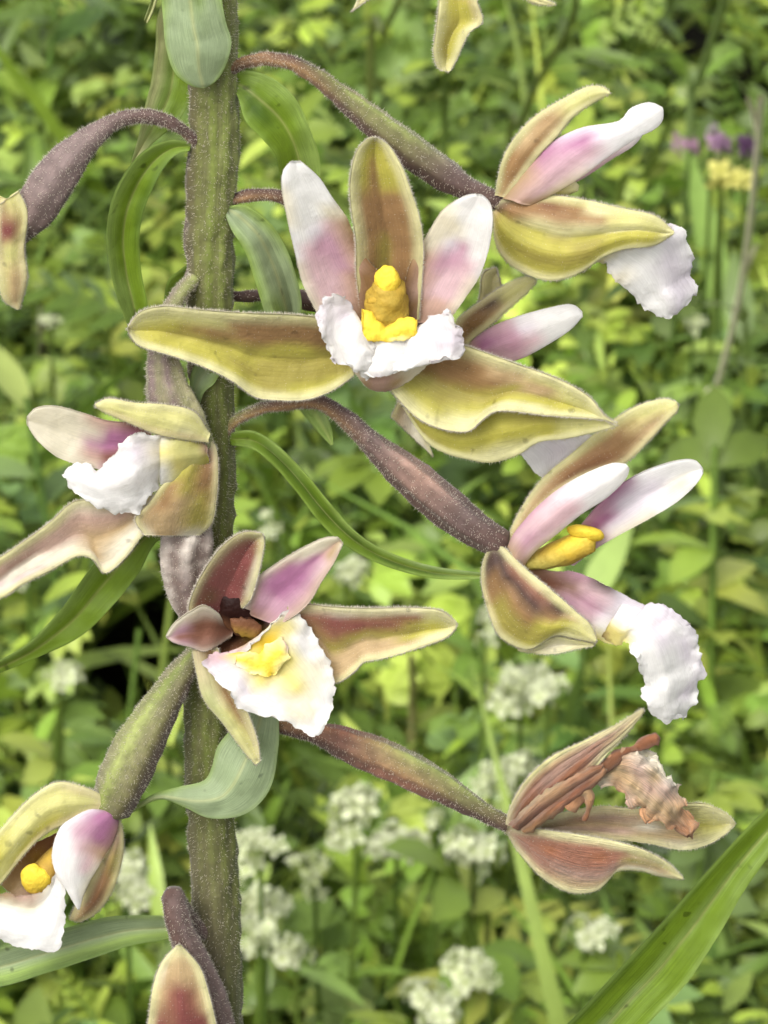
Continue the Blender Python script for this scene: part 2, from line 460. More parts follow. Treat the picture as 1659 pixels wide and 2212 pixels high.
def tube(name, parent, path, rad, cols=('u',), mat=None, ridge=0.0, nr=6, n=70, ns=24, hair=0, hlen=11, mott=0.3, mcol='v', vein=0.12, wob=0.0, end_cap=True, world_pts=None):
    """stalk, ovary or stem along a path of (x, y, d) with radius list; cols: rows along, letters around (top, far, under, near)"""
    p = catmull(path, n)
    u = np.linspace(0, 1, n)
    R = interp_list(rad, u)
    k = np.array([1, 2, 3, 4, 3, 2, 1]) / 16.0
    R = np.convolve(np.pad(R, 3, mode='edge'), k, 'valid') * S
    P = W(p[:, 0], p[:, 1], p[:, 2])
    if world_pts is not None:
        extra, rr = world_pts
        P = np.vstack([P, extra]); R = np.r_[R, np.array(rr) * S]
        n = len(P); u = np.linspace(0, 1, n)
    T = np.gradient(P, axis=0); T /= np.linalg.norm(T, axis=1, keepdims=True)
    up = np.array([0.05, -0.35, 1.0]); 
    if abs(T[n // 2] @ (up / np.linalg.norm(up))) > 0.85: up = np.array([0.0, -1.0, 0.1])
    A = np.zeros((n, 3)); a = up - T[0] * (up @ T[0]); A[0] = a / np.linalg.norm(a)
    for i in range(1, n):
        a = A[i - 1] - T[i] * (A[i - 1] @ T[i]); A[i] = a / np.linalg.norm(a)
    Bn = np.cross(T, A)
    th = np.linspace(0, 2 * math.pi, ns, endpoint=False)
    dirs = A[:, None] * np.cos(th)[None, :, None] + Bn[:, None] * np.sin(th)[None, :, None]
    prof = 1 + ridge * np.cos(nr * th)[None] * np.clip(R / R.max(), 0, 1)[:, None] ** 2
    rr = R[:, None] * prof
    Q = P[:, None] + dirs * rr[..., None]
    if wob > 0:
        nz = fbm((Q.reshape(-1, 3) / S), 0.03).reshape(n, ns)
        Q = Q + dirs * (nz * wob * S)[..., None]
    V = np.vstack([Q.reshape(-1, 3), P[:1] - T[:1] * R[0] * 0.5, P[-1:] + T[-1:] * R[-1] * 0.5])
    idx = np.arange(n * ns).reshape(n, ns); nxt = np.roll(idx, -1, 1)
    q = np.stack([idx[:-1], nxt[:-1], nxt[1:], idx[1:]], -1).reshape(-1, 4)
    t1 = np.stack([np.full(ns, n * ns), nxt[0], idx[0]], -1)
    t2 = np.stack([np.full(ns, n * ns + 1), idx[-1], nxt[-1]], -1)
    C = []
    for row in cols:
        r = list(row); r = r + [r[0]]
        C.append(np.stack([np.interp(th / (2 * math.pi), np.linspace(0, 1, len(r)), [PAL[ch][kk] for ch in r]) for kk in range(3)], 1))
    C = np.array(C)
    col = np.stack([[np.interp(u, np.linspace(0, 1, len(C)), C[:, j, kk]) if len(C) > 1 else np.full(n, C[0, j, kk]) for kk in range(3)] for j in range(ns)], 0)
    col = col.transpose(2, 0, 1)
    nz = fbm(Q.reshape(-1, 3) / S * np.array([1, 1, 1]), 0.05).reshape(n, ns)
    mk = np.clip(0.5 + 0.8 * nz - 0.6 * (np.cos(nr * th)[None] * (1 if ridge else 0)), 0, 1) * mott
    col = col * (1 - mk[..., None]) + PAL[mcol] * mk[..., None]
    col = np.vstack([col.reshape(-1, 3), col[0, :1], col[-1, :1]])
    gr = np.stack([np.repeat(u[:, None], ns, 1) * 4, np.repeat(np.cos(th)[None] * 2, n, 0), np.full((n, ns), vein)], -1).reshape(-1, 3)
    gr = np.vstack([gr, gr[:1], gr[-1:]])
    me = raw_mesh(name, V - ORIGIN, [q, t1, t2], col, gr, mat or M_STALK)
    o = link(name, me, parent)
    if hair:
        m = hair
        a = rng.integers(1, n - 1, m); b = rng.integers(0, ns, m); f = rng.uniform(0, 1, (m, 1)); g = rng.uniform(0, 1, (m, 1))
        b2 = (b + 1) % ns
        base = (Q[a, b] * (1 - f) + Q[a, b2] * f) * (1 - g) + (Q[a - 1, b] * (1 - f) + Q[a - 1, b2] * f) * g
        dr = dirs[a, b] * (1 - f) + dirs[a, b2] * f + rng.normal(0, 0.35, (m, 3))
        add_hairs(o, base, dr, rng.uniform(0.35, 1.0, m) * hlen * S)
    return o

def blob(name, parent, c, r, rot=0.0, cols=('Y', 'Z'), amp=0.12, freq=0.05, mat=None, n=16, ns=24, rd=None, power=1.0):
    """a rounded fleshy lump: cols from top to bottom"""
    la = np.linspace(0, math.pi, n); lo = np.linspace(0, 2 * math.pi, ns, endpoint=False)
    X = np.sin(la)[:, None] ** power * np.cos(lo); Z = np.sin(la)[:, None] ** power * np.sin(lo); Y = -np.cos(la)[:, None] * np.ones(ns)
    x, y = r[0] * X, r[1] * Y
    ca, sa = math.cos(rot), math.sin(rot)
    px = c[0] + x * ca - y * sa; py = c[1] + x * sa + y * ca; d = c[2] + (rd or r[0]) * Z
    pts = np.stack([px.ravel(), py.ravel(), d.ravel()], 1)
    nz = fbm(pts, freq).reshape(n, ns)
    f = 1 + amp * nz
    px = c[0] + (px - c[0]) * f; py = c[1] + (py - c[1]) * f; d = c[2] + (d - c[2]) * f
    Q = W(px, py, d)
    idx = np.arange(n * ns).reshape(n, ns); nxt = np.roll(idx, -1, 1)
    q = np.stack([idx[:-1], nxt[:-1], nxt[1:], idx[1:]], -1).reshape(-1, 4)
    cc = np.stack([np.interp(np.linspace(0, 1, n), np.linspace(0, 1, len(cols)), [PAL[ch][k] for ch in cols]) if len(cols) > 1 else np.full(n, PAL[cols[0]][k]) for k in range(3)], 1)
    col = np.repeat(cc[:, None], ns, 1).reshape(-1, 3)
    me = raw_mesh(name, Q.reshape(-1, 3) - ORIGIN, q, col, None, mat or M_COLUMN)
    return link(name, me, parent)

def flush_hairs():
    for owner, items in HAIRS.values():
        base = np.vstack([i[0] for i in items]); dr = np.vstack([i[1] for i in items]); ln = np.concatenate([i[2] for i in items])
        dr = dr / np.maximum(np.linalg.norm(dr, axis=1, keepdims=True), 1e-9)
        m = len(base)
        a = np.cross(dr, rng.normal(0, 1, (m, 3))); a /= np.maximum(np.linalg.norm(a, axis=1, keepdims=True), 1e-9)
        b = np.cross(dr, a)
        r = (rng.uniform(0.38, 0.62, m) * S)[:, None]
        ln = ln * 0.68
        bend = a * (ln * rng.uniform(-0.2, 0.2, m))[:, None]
        v = np.stack([base + a * r, base + (-0.5 * a + 0.87 * b) * r, base + (-0.5 * a - 0.87 * b) * r, base + dr * ln[:, None] + bend], 1).reshape(-1, 3)
        k = np.arange(m)[:, None] * 4
        f = np.vstack([k + np.array([0, 1, 3]), k + np.array([1, 2, 3]), k + np.array([2, 0, 3])])
        mixc = rng.uniform(0, 1, (m, 1))
        c = np.repeat(lin((244, 240, 222)) * mixc + lin((222, 212, 202)) * (1 - mixc), 4, 0)
        me = raw_mesh('hairs', v - ORIGIN, f, c, None, M_HAIR, smooth=False)
        o = link('hairs', me, owner)
        o['kind'] = 'stuff'

# ================================================================== GROUND
def make_ground():
    # one sheet out to the horizon, finer and hummocky near the orchid
    r = np.r_[np.linspace(0, 1.2, 110), np.linspace(1.24, 2.4, 30), np.geomspace(2.7, 400, 26)]
    a = np.linspace(0, 2 * math.pi, 220, endpoint=False)
    x = r[:, None] * np.cos(a); y = r[:, None] * np.sin(a) + 0.5
    pts = np.stack([x.ravel(), y.ravel(), np.zeros(x.size)], 1)
    z = (fbm(pts, 2.2, 3) * 0.02).reshape(x.shape) * (r[:, None] < 10) - 0.02
    for hx, hy, sx, sy, dep in ((300, 1410, .030, .05, .16), (1630, 200, .03, .05, .16), (230, 1490, .022, .03, .1)):
        c = G(hx, hy, 0.0)
        z = z - dep * np.exp(-((x - c[0]) / sx) ** 2 - ((y - c[1]) / sy) ** 2)      # hollows in the turf
    V = np.stack([x, y, z], -1).reshape(-1, 3)
    n, ns = x.shape
    idx = np.arange(n * ns).reshape(n, ns); nxt = np.roll(idx, -1, 1)
    q = np.stack([idx[:-1], nxt[:-1], nxt[1:], idx[1:]], -1).reshape(-1, 4)
    me = raw_mesh('ground', V, q, None, None, M_SOIL)
    return tag(link('ground', me), kind='structure')
make_ground()

# ================================================================== ORCHID
foot = W(472, 2212, 0)
ORIGIN = np.array([foot[0] + 0.0006, 0.0, 0.0])
orchid = bpy.data.objects.new('orchid', None)
COL.objects.link(orchid)
orchid.location = ORIGIN
orchid.empty_display_size = 0.02
tag(orchid, 'tall marsh orchid with pale purplish green flowers, white lips and hairy stem', 'orchid')

# stem, down to the ground
low = np.stack([np.full(26, 0.0), np.zeros(26), np.linspace(foot[2] - 0.004, -0.03, 26)], 1)
low[:, 0] = np.linspace(foot[0], foot[0] + 0.0006, 26)
stem = tube('stem', orchid, [(468, -420, 0), (466, -200, 0), (463, 0, 0), (461, 180, 0), (462, 300, 0), (456, 450, 0), (453, 640, 0), (457, 820, 0), (464, 1000, 0),
                             (455, 1250, 0), (446, 1500, 0), (448, 1650, 0), (464, 1900, 0), (470, 2100, 0), (472, 2212, 0)],
            [34, 42, 46, 49, 54, 51, 48, 45, 44, 45, 48, 51, 53, 54, 55], n=130, ns=54,
            cols=['dzxd', 'dzxn', 'dvxn', 'dvzn', 'xvzx', 'xxzx', 'xzzx', 'zzzx', 'xzzz', 'xzzz'], mott=0.5, mcol='z', hair=15000, hlen=14, wob=8, ridge=0.03, nr=11,  # upper rows: purplish left flank, darkened to paint in the stem's shaded side
            world_pts=(low, np.linspace(58, 70, 26)))

# ---- bracts and leaves
def bract(upper, lower, cols, du, dl=None, prof=(0, -8, -14, -8, 0), name='bract', hair=120, **kw):
    kw.setdefault('thick', 7); kw.setdefault('vein', 0.26); kw.setdefault('midrib', 0.35); kw.setdefault('nv', 34); kw.setdefault('rim', (0.6, 0.35)); kw.setdefault('rimw', 7.0); kw.setdefault('rimcol', 'L')
    kw.setdefault('wr', 5)
    return blade(name, orchid, upper, lower, du, dl, prof, cols, M_BRACT, hair=0, **kw)

# top glaucous bract hanging in front of the stem
bract([(352, -180), (345, -60), (352, 40), (358, 100), (376, 155), (410, 184), (438, 190)],
      [(480, -180), (474, -60), (486, 40), (500, 88), (490, 135), (470, 172), (442, 190)],
      ['LBBLBL', 'LBBLBL', 'BBBBBB', 'LBBBBL'], [30, 62, 80, 96, 100, 96], [30, 60, 74, 84, 92, 96], prof=(0, 14, 22, 14, 0), seed=1)
# narrow one behind the stem, hanging on its far side
bract([(405, -60), (345, 20), (336, 100), (328, 170), (312, 235), (300, 292), (284, 350)],
      [(470, -20), (430, 60), (420, 140), (412, 210), (385, 262), (330, 310), (286, 354)],
      ['LGGG', 'eLGG', 'eLGG', 'eLGG', 'eee'], [-10, -25, -20, 0, 10], [-40, -50, -50, -20, 8], seed=2)
bract([(338, -40), (328, 0), (318, 28), (311, 46)], [(350, -40), (338, 0), (330, 25), (318, 50)], ['Le', 'ee'], [-10, 0], seed=3, nu=16, nv=8)
# upper bract arching over beside the stem
bract([(492, 168), (530, 152), (588, 168), (640, 215), (672, 285), (692, 350), (690, 440)],
      [(500, 196), (514, 210), (530, 262), (568, 302), (596, 338), (612, 400), (660, 450)],
      ['GGGG', 'LGDG', 'LGGG', 'LLGG', 'LGG'], [10, 20, 30, 20, 0, -20], [20, 50, 55, 40, 10, -20], seed=4)
# curved bract left of the stem
bract([(414, 306), (360, 303), (300, 335), (250, 410), (231, 490), (236, 570), (252, 640), (276, 705), (300, 750)],
      [(410, 326), (378, 336), (345, 378), (312, 452), (301, 520), (306, 590), (318, 650), (320, 700), (305, 752)],
      ['LGGG', 'LGGD', 'LGGD', 'LGGG', 'LLGG', 'LGG'], [30, 60, 70, 70, 50, 30], [40, 50, 40, 30, 20, 10], prof=(0, -16, -20, -10, 0), seed=5)
bract([(420, 560), (388, 584), (362, 608), (354, 660), (360, 740)], [(430, 600), (408, 640), (404, 680), (400, 720), (366, 742)], ['GGG', 'GGL', 'GGG'], [-30, -40, -30], [-50, -50, -40], seed=6)
# bract below the second node
bract([(486, 446), (532, 444), (582, 480), (620, 540), (642, 605), (652, 665), (640, 760)],
      [(484, 458), (502, 500), (530, 545), (553, 615), (570, 670), (590, 720), (632, 764)],
      ['LBBB', 'LBBL', 'BBBL', 'BBLB', 'BBB'], [25, 40, 30, 10, -10], [40, 60, 60, 50, 10], prof=(0, -14, -6, 10, 0), seed=7)
# long strap bract under the middle stalk
bract([(488, 936), (545, 930), (600, 962), (660, 1022), (712, 1085), (765, 1145), (830, 1188), (930, 1222), (1060, 1240)],
      [(500, 962), (545, 970), (590, 1005), (640, 1062), (690, 1128), (745, 1178), (830, 1222), (940, 1250), (1062, 1250)],
      ['GGG', 'LDG', 'GDG', 'LDGG', 'LGDG', 'BGDG', 'BLGL'], [20, 45, 60, 50, 30, 20], [40, 62, 70, 60, 40, 22], prof=(0, -12, -14, -4, 0), seed=8)
# small bract tip below the front flower
bract([(636, 850), (690, 872), (716, 925), (720, 960)], [(628, 868), (655, 895), (688, 935), (714, 962)], ['LLL', 'BLL', 'LLL'], [30, 40, 45], seed=9, nu=20, nv=10)
# bract piece beside the upper left flower
bract([(500, 770), (440, 775), (415, 800), (410, 850), (420, 900)], [(500, 800), (475, 810), (462, 830), (440, 850), (424, 902)], ['BBL', 'BBB'], [50, 60, 55], [56, 62, 60], seed=10, nu=20, nv=10)
# long leaf running down left
bract([(440, 1090), (330, 1120), (250, 1170), (196, 1226), (130, 1318), (50, 1398), (-60, 1450), (-160, 1480)],
      [(450, 1130), (345, 1165), (300, 1238), (240, 1312), (178, 1372), (100, 1412), (-50, 1470), (-165, 1484)],
      ['GGG', 'LGG', 'LGGG', 'LGGG', 'LGGG', 'LLL'], [30, 50, 60, 80, 90], [20, 30, 40, 60, 85], prof=(0, -12, -16, -8, 0), seed=11)
# cupped glaucous bract across the stem
bract([(278, 1752), (330, 1716), (385, 1700), (440, 1686), (458, 1655), (470, 1612), (505, 1565), (540, 1500), (545, 1440)],
      [(280, 1758), (345, 1726), (400, 1744), (455, 1768), (530, 1758), (582, 1706), (600, 1625), (602, 1550), (590, 1440)],
      ['LLL', 'LBL', 'BBB', 'BBB', 'BBB', 'BBBB', 'BBB'], [80, 90, 90, 86, 76, 66, 60, 40, 10], [84, 96, 110, 112, 100, 84, 70, 40, 10], prof=(0, 14, 20, 10, 0), seed=12)
# leaf at the lower left
bract([(455, 1985), (350, 1978), (240, 1980), (140, 2005), (20, 2040), (-120, 2080), (-240, 2130)],
      [(455, 2010), (360, 2030), (285, 2042), (200, 2070), (100, 2102), (-20, 2134), (-236, 2140)],
      ['BBLG', 'BBBLD', 'BBBLD', 'BBBLD', 'BBLG'], [20, 50, 60, 70, 60, 40], [20, 66, 80, 86, 76, 42], prof=(0, -16, -22, -10, 0), seed=13)
# broad stem leaf rising at the lower right, springing from lower down the stem
bract([(480, 3000), (640, 2800), (880, 2540), (1090, 2330), (1225, 2212), (1312, 2120), (1430, 1992), (1520, 1890), (1600, 1802), (1668, 1735), (1760, 1640), (1860, 1560)],
      [(520, 3040), (740, 2880), (1010, 2640), (1260, 2370), (1400, 2212), (1482, 2126), (1560, 2008), (1604, 1930), (1668, 1840), (1740, 1750), (1810, 1660), (1864, 1562)],
      ['GGGGG', 'GGLGGG', 'GGLLGGL', 'DGGBGLGG', 'DGGLGGGL', 'GGGLGLG', 'GGGG'], [30, 70, 100, 110, 90, 60, 20], [0, 40, 70, 80, 70, 50, 20], prof=(0, -14, -30, -14, 0), name='leaf', seed=14, nu=80, thick=10, vein=0.3)

def flower(path, rad, cols, hair=1800, mott=0.4, mcol='v', label=None, ridge=0.07, n=60, hlen=11):
    o = tube('flower', orchid, path, rad, cols, M_STALK, ridge=ridge, nr=6, n=n, ns=30, hair=int(hair * 0.95), hlen=hlen * 1.2, mott=mott, mcol=mcol, wob=3)
    if label: o['label'] = label
    return o

def sepal(f, up, lo, cols, du, dl=None, prof=(0, -10, -14, -10, 0), **kw):
    kw.setdefault('rim', (0.8, 0.8)); kw.setdefault('rimw', 13.0); kw['hlen'] = 13; kw['hair'] = int(2.4 * kw.get('hair', 380)); kw.setdefault('nv', 30); kw.setdefault('thick', 12); kw.setdefault('vein', 0.09); kw.setdefault('wr', 4); kw.setdefault('mat', M_SEPAL)
    return blade('sepal', f, up, lo, du, dl, prof, cols, **kw)

def petal(f, up, lo, cols, du, dl=None, prof=(0, -8, -12, -8, 0), **kw):
    kw.setdefault('thick', 12); kw.setdefault('hair', 260); kw.setdefault('vein', 0.08); kw.setdefault('wr', 4); kw.setdefault('hlen', 6)
    return blade('petal', f, up, lo, du, dl, prof, cols, **kw)

def lip(f, up, lo, cols, du, dl=None, prof=(0, -8, -12, -8, 0), name='lip', **kw):
    kw.setdefault('thick', 6); kw.setdefault('vein', 0.06); kw['frill'] = 0.85 * kw.get('frill', 14); kw['ff'] = 0.55 * kw.get('ff', 0.033); kw.setdefault('jag', 10)
    kw.setdefault('edge', True); crumple = kw.pop('crumple', 0)
    kw['wr'] = 5.5 + crumple; kw['wf'] = 0.035 if crumple else 0.018
    kw.setdefault('nu', 64); kw.setdefault('nv', 40); kw.setdefault('hair', 260); kw.setdefault('hlen', 6)
    return blade(name, f, up, lo, du, dl, prof, cols, **kw)

# ---- F1 nodding flower at the far left
f = flower([(425, 306, 30), (395, 282, 45), (362, 262, 55), (310, 250, 62), (250, 262, 70), (180, 312, 78), (126, 375, 82), (86, 436, 84), (62, 478, 84), (40, 512, 86)],
           [12, 13, 14, 16, 20, 32, 44, 48, 42, 18], ['vvbv', 'vvvv', 'uvvu', 'uuvu', 'uuvv'], hair=2600, mcol='u')
sepal(f, [(40, 412), (60, 462), (52, 540), (58, 600), (42, 668)], [(0, 440), (-8, 500), (-4, 560), (4, 640), (36, 668)], ['yyr', 'yrr', 'tyyr', 'tty', 'ttt'], [110, 120, 118, 100], prof=(0, 10, 14, 10, 0), seed=20)
sepal(f, [(20, 430), (-10, 470), (-30, 540), (-30, 620)], [(-20, 420), (-60, 480), (-80, 560), (-34, 622)], ['tyt', 'rrr', 'yyy'], [100, 110, 95], seed=21)
petal(f, [(30, 450), (10, 500), (-10, 580), (-20, 640)], [(-20, 450), (-40, 510), (-50, 580), (-24, 642)], ['rr', 'pr', 'pp'], [92, 96, 90], seed=22)

# ---- F2 flower at the upper right, side view
f = flower([(498, 150, 20), (530, 134, 22), (585, 127, 24), (645, 142, 26), (710, 186, 26), (800, 258, 26), (900, 336, 24), (990, 396, 22), (1060, 428, 20), (1092, 440, 20)],
           [12, 14, 16, 19, 26, 33, 36, 34, 22, 17], ['bvbv', 'vbvv', 'nvvb', 'nvvd', 'uvvd', 'vvvv'], hair=2600, mott=0.35)
sepal(f, [(1070, 420), (1084, 350), (1110, 300), (1155, 252), (1212, 216), (1268, 188), (1300, 187), (1317, 199)],
      [(1095, 425), (1128, 384), (1165, 335), (1202, 296), (1232, 258), (1262, 234), (1295, 214), (1317, 203)],
      ['nbt', 'nbbe', 'ntbe', 'tbte', 'yyye', 'yyy'], [20, 30, 40, 48, 50], [36, 50, 60, 60, 52], prof=(0, 12, 16, 10, 0), seed=23)
petal(f, [(1086, 430), (1140, 362), (1192, 308), (1256, 276), (1335, 262), (1362, 234), (1402, 221), (1431, 232)],
      [(1150, 440), (1205, 414), (1256, 382), (1312, 340), (1372, 300), (1412, 280), (1430, 262), (1433, 240)],
      ['tst', 'tspe', 'mPpc', 'lmpw', 'wlww', 'www', 'www'], [40, 55, 66, 74, 70], [60, 80, 84, 84, 74], prof=(0, 14, 18, 10, 0), seed=24, thick=14)
petal(f, [(1090, 430), (1150, 350), (1200, 312), (1280, 285), (1360, 272), (1400, 260)], [(1150, 440), (1210, 410), (1262, 384), (1320, 345), (1372, 312), (1402, 268)],
      ['tp', 'pp', 'ww'], [0, -20, -30], [-10, -34, -40], seed=25)
tube('column', f, [(1130, 425, 30), (1180, 418, 32), (1225, 408, 32), (1246, 402, 32)], [14, 18, 16, 10], ['Z', 'g', 'e'], M_COLUMN, n=20, ns=16, mott=0)
sepal(f, [(1072, 436), (1110, 424), (1170, 420), (1260, 431), (1345, 450), (1415, 466), (1456, 500)],
      [(1068, 462), (1070, 520), (1090, 560), (1130, 588), (1180, 605), (1225, 600), (1265, 582), (1302, 556), (1350, 538), (1410, 531), (1455, 506)],
      ['vvbo', 'ebbogge', 'yabeggoge', 'ybbeogoge', 'yebegooge', 'yyyeggge', 'yyygge', 'yyy'], [20, 40, 70, 80, 84, 84], [20, 60, 90, 100, 96, 86], prof=(0, 22, 26, 12, 24, 28, 16, 0), seed=26, nv=34, nu=56, hair=700)
sepal(f, [(1075, 436), (1160, 430), (1260, 440), (1360, 462), (1430, 480)], [(1070, 470), (1100, 540), (1180, 580), (1290, 540), (1430, 490)], ['bb', 'oo', 'yy'], [0, -50, -80], [-10, -60, -84], seed=27)
lip(f, [(1180, 470), (1280, 470), (1360, 478), (1430, 484), (1478, 498), (1490, 530), (1496, 565), (1490, 592), (1506, 622), (1492, 646), (1466, 676)],
    [(1180, 530), (1240, 560), (1290, 566), (1305, 572), (1330, 602), (1365, 636), (1386, 660), (1400, 672), (1414, 684), (1428, 688), (1440, 688)],
    ['sss', 'ssF', 'lwF', 'wwFF', 'lwww', 'lwwc', 'wlww', 'llww', 'wlww', 'www'], [30, 20, 20, 24, 26, 20, 10, 10, 20], [20, 30, 40, 52, 60, 56, 50, 40, 30], prof=(0, 10, 20, 10, 0), seed=28, frill=14, jag=9)

# ---- F3 front flower, facing the camera
f = flower([(500, 432, 10), (545, 420, 4), (605, 424, 0), (660, 462, 0), (722, 540, 20), (780, 620, 60), (825, 690, 100)],
           [12, 13, 15, 22, 32, 34, 24], ['vbvv', 'vvvb', 'vvvd', 'uuvv'], hair=1400)
sepal(f, [(782, 690), (770, 600), (768, 520), (757, 440), (756, 385), (768, 330), (790, 302), (808, 296)],
      [(905, 690), (912, 600), (914, 530), (906, 470), (888, 412), (868, 358), (840, 314), (812, 296)],
      ['oggo', 'bbobbe', 'ebobbe', 'ebobbe', 'ebbbbe', 'ebbbbe', 'egbgge', 'eggge', 'egge'], [100, 110, 140, 152, 146], prof=(14, -14, -30, -30, -14, 14), seed=30, hair=600, nv=28, nu=54)
petal(f, [(700, 700), (676, 660), (652, 608), (636, 540), (622, 480), (609, 410), (611, 370), (628, 348)],
      [(830, 690), (822, 600), (790, 555), (764, 505), (748, 468), (716, 424), (690, 384), (650, 348)],
      ['tsbb', 'cpsbb', 'cppsbb', 'cppPsb', 'wpPPsb', 'wwlpst', 'cwwcc', 'cwww', 'www', 'www'], [130, 150, 176, 186, 182], [120, 118, 130, 160, 178], prof=(0, -8, -12, -14, -6, 0), seed=31, nv=28, nu=54, thick=14, hair=360)
petal(f, [(850, 690), (868, 640), (884, 575), (905, 538), (926, 500), (958, 452), (1000, 425), (1030, 419)],
      [(960, 700), (985, 672), (1010, 636), (1036, 596), (1055, 540), (1064, 482), (1060, 442), (1040, 420)],
      ['bbst', 'bbssc', 'bsppc', 'bsppc', 'tsPPpw', 'cclPww', 'ccww', 'cwww', 'www', 'www'], [118, 118, 126, 150, 172], [130, 146, 168, 182, 176], prof=(0, -10, -16, -12, -6, 0), seed=32, nv=28, nu=54, thick=14, hair=360)
# lateral sepals
sepal(f, [(770, 690), (690, 684), (620, 678), (520, 675), (420, 667), (350, 661), (302, 674), (276, 706)],
      [(765, 810), (755, 818), (712, 846), (660, 863), (600, 864), (548, 856), (500, 822), (440, 792), (370, 768), (300, 746), (276, 716)],
      ['bbooog', 'ebboooge', 'ebbgoooge', 'ebbgoooe', 'ebbogoge', 'eybogge', 'eygogge', 'eyggge', 'eyye'], [120, 150, 168, 176, 176, 168], [110, 140, 156, 172, 172, 168], prof=(12, -8, -20, -30, -26, -8, 10), seed=33, nv=32, nu=64, hair=900, thick=15)
sepal(f, [(930, 730), (1000, 745), (1060, 765), (1132, 791), (1210, 820), (1272, 856), (1302, 893), (1332, 916)],
      [(835, 830), (850, 850), (900, 901), (958, 927), (1012, 931), (1044, 906), (1082, 887), (1180, 897), (1262, 903), (1306, 908), (1332, 918)],
      ['bbog', 'ebboge', 'ebbooge', 'etboogee', 'ettooogee', 'eyttogee', 'eyyggge', 'eyyye', 'yyy'], [110, 130, 148, 160, 166, 164], [120, 150, 168, 176, 174, 166], prof=(10, -6, -18, -22, -8, 8), seed=34, nv=32, nu=64, hair=900, thick=15)
# its lower margin turned under
sepal(f, [(850, 836), (905, 880), (960, 904), (1008, 908), (1040, 886), (1082, 868), (1180, 878), (1262, 890), (1328, 916)],
      [(872, 880), (918, 950), (960, 978), (1010, 992), (1062, 999), (1120, 982), (1164, 955), (1232, 946), (1330, 922)],
      ['eoog', 'eggoe', 'eogge', 'egggee', 'eogge', 'yyye', 'yyy'], [112, 124, 130, 130, 150], [116, 124, 128, 134, 156], prof=(0, 8, 14, 8, 0), seed=35, hair=400, thick=13, rim=(0, .9))
# lip
lip(f, [(775, 716), (760, 668), (738, 640), (700, 648), (684, 690), (700, 740), (722, 786)],
    [(800, 726), (806, 738), (808, 755), (808, 770), (808, 790), (808, 806), (808, 818)],
    ['wwww', 'lwww', 'wlww', 'lwww', 'wwww', 'lwwww'], [170, 176, 186, 196, 200, 206, 210], [176, 182, 190, 204, 216, 222, 222], prof=(10, 0, 12, 0), seed=36, frill=20, jag=12, wr=8, wf=0.03)
lip(f, [(900, 712), (930, 690), (962, 668), (990, 700), (1002, 742), (985, 772), (930, 778)],
    [(872, 722), (868, 738), (866, 755), (862, 770), (856, 786), (848, 800), (840, 812)],
    ['wwww', 'lwww', 'wlww', 'llww', 'wwww', 'lwwww'], [170, 176, 186, 196, 202, 208, 212], [176, 182, 190, 204, 216, 222, 222], prof=(10, 0, 12, 0), seed=37, frill=20, jag=12, wr=8, wf=0.03)
lip(f, [(782, 716), (776, 745), (770, 775), (782, 800), (806, 816)], [(900, 714), (906, 740), (906, 764), (884, 792), (838, 812)],
    ['FFFF', 'wwww', 'wwwww', 'wwwww', 'wlww'], [168, 184, 206, 216, 218], prof=(0, -4, 12, -4, 0), seed=38, frill=6, jag=5)
lip(f, [(735, 770), (768, 806), (790, 834), (815, 846)], [(960, 765), (922, 792), (880, 826), (835, 846)], ['cccc', 'csscc', 'tsstc', 'ssss'], [190, 196, 180, 150], [186, 190, 176, 150], prof=(0, 8, 12, 8, 0), seed=39, frill=3, jag=2)
blade('callus', f, [(784, 668), (800, 672), (818, 690), (832, 704), (856, 692), (880, 686), (902, 690)], [(780, 732), (800, 736), (820, 738), (840, 738), (860, 736), (880, 734), (900, 726)],
      178, 196, (0, 6, 9, 4, 0), ['YYYY', 'YYYY', 'ZYYY', 'ZYYF', 'YYYF', 'YYYY'], M_COLUMN, thick=14, frill=8, ff=0.04, jag=4, seed=40, nu=50, nv=20)
tube('column', f, [(836, 700, 120), (836, 670, 140), (836, 640, 152), (836, 615, 158)], [50, 48, 44, 32], ['o', 'Z', 'Z', 'Z'], M_COLUMN, n=24, ns=28, mott=0.3, mcol='o', wob=7)
blob('anther', f, (838, 608, 160), (28, 36), cols=('Y', 'Y', 'Y', 'Z'), rd=26, amp=0.14, freq=0.035)
blob('stigma', f, (836, 652, 158), (42, 22), cols=('Z', 'Z', 'o'), rd=28, amp=0.2, freq=0.03)

# ---- F4 flower half hidden behind the front one
f = flower([(500, 640, -30), (600, 640, -80), (720, 660, -110), (850, 690, -110), (950, 730, -80), (1000, 745, -60)], [12, 14, 26, 34, 30, 18], ['vvvb', 'uvvu'], hair=600)
sepal(f, [(985, 745), (985, 696), (1040, 650), (1090, 616), (1135, 598), (1157, 604)], [(1010, 750), (1022, 732), (1062, 700), (1100, 666), (1138, 632), (1159, 608)], ['bb', 'tbbe', 'tvte', 'yyy', 'yyy'], [-60, -40, -36], [-40, -20, -30], prof=(0, 10, 12, 0), seed=41)
petal(f, [(1000, 750), (1050, 712), (1110, 686), (1180, 666), (1232, 657), (1257, 672)], [(1040, 790), (1090, 784), (1132, 772), (1184, 744), (1230, 714), (1259, 684)], ['tp', 'Pmpp', 'pPPp', 'wlpw', 'www', 'www', 'www'], [-40, -10, 0], [-30, 0, 10], prof=(0, 12, 14, 8, 0), seed=42)
sepal(f, [(1020, 700), (1036, 640), (1044, 590), (1070, 578)], [(1060, 690), (1080, 655), (1084, 630), (1078, 600)], ['ty', 'ee', 'ee'], [-90, -100, -100], seed=43, nu=24, nv=14)
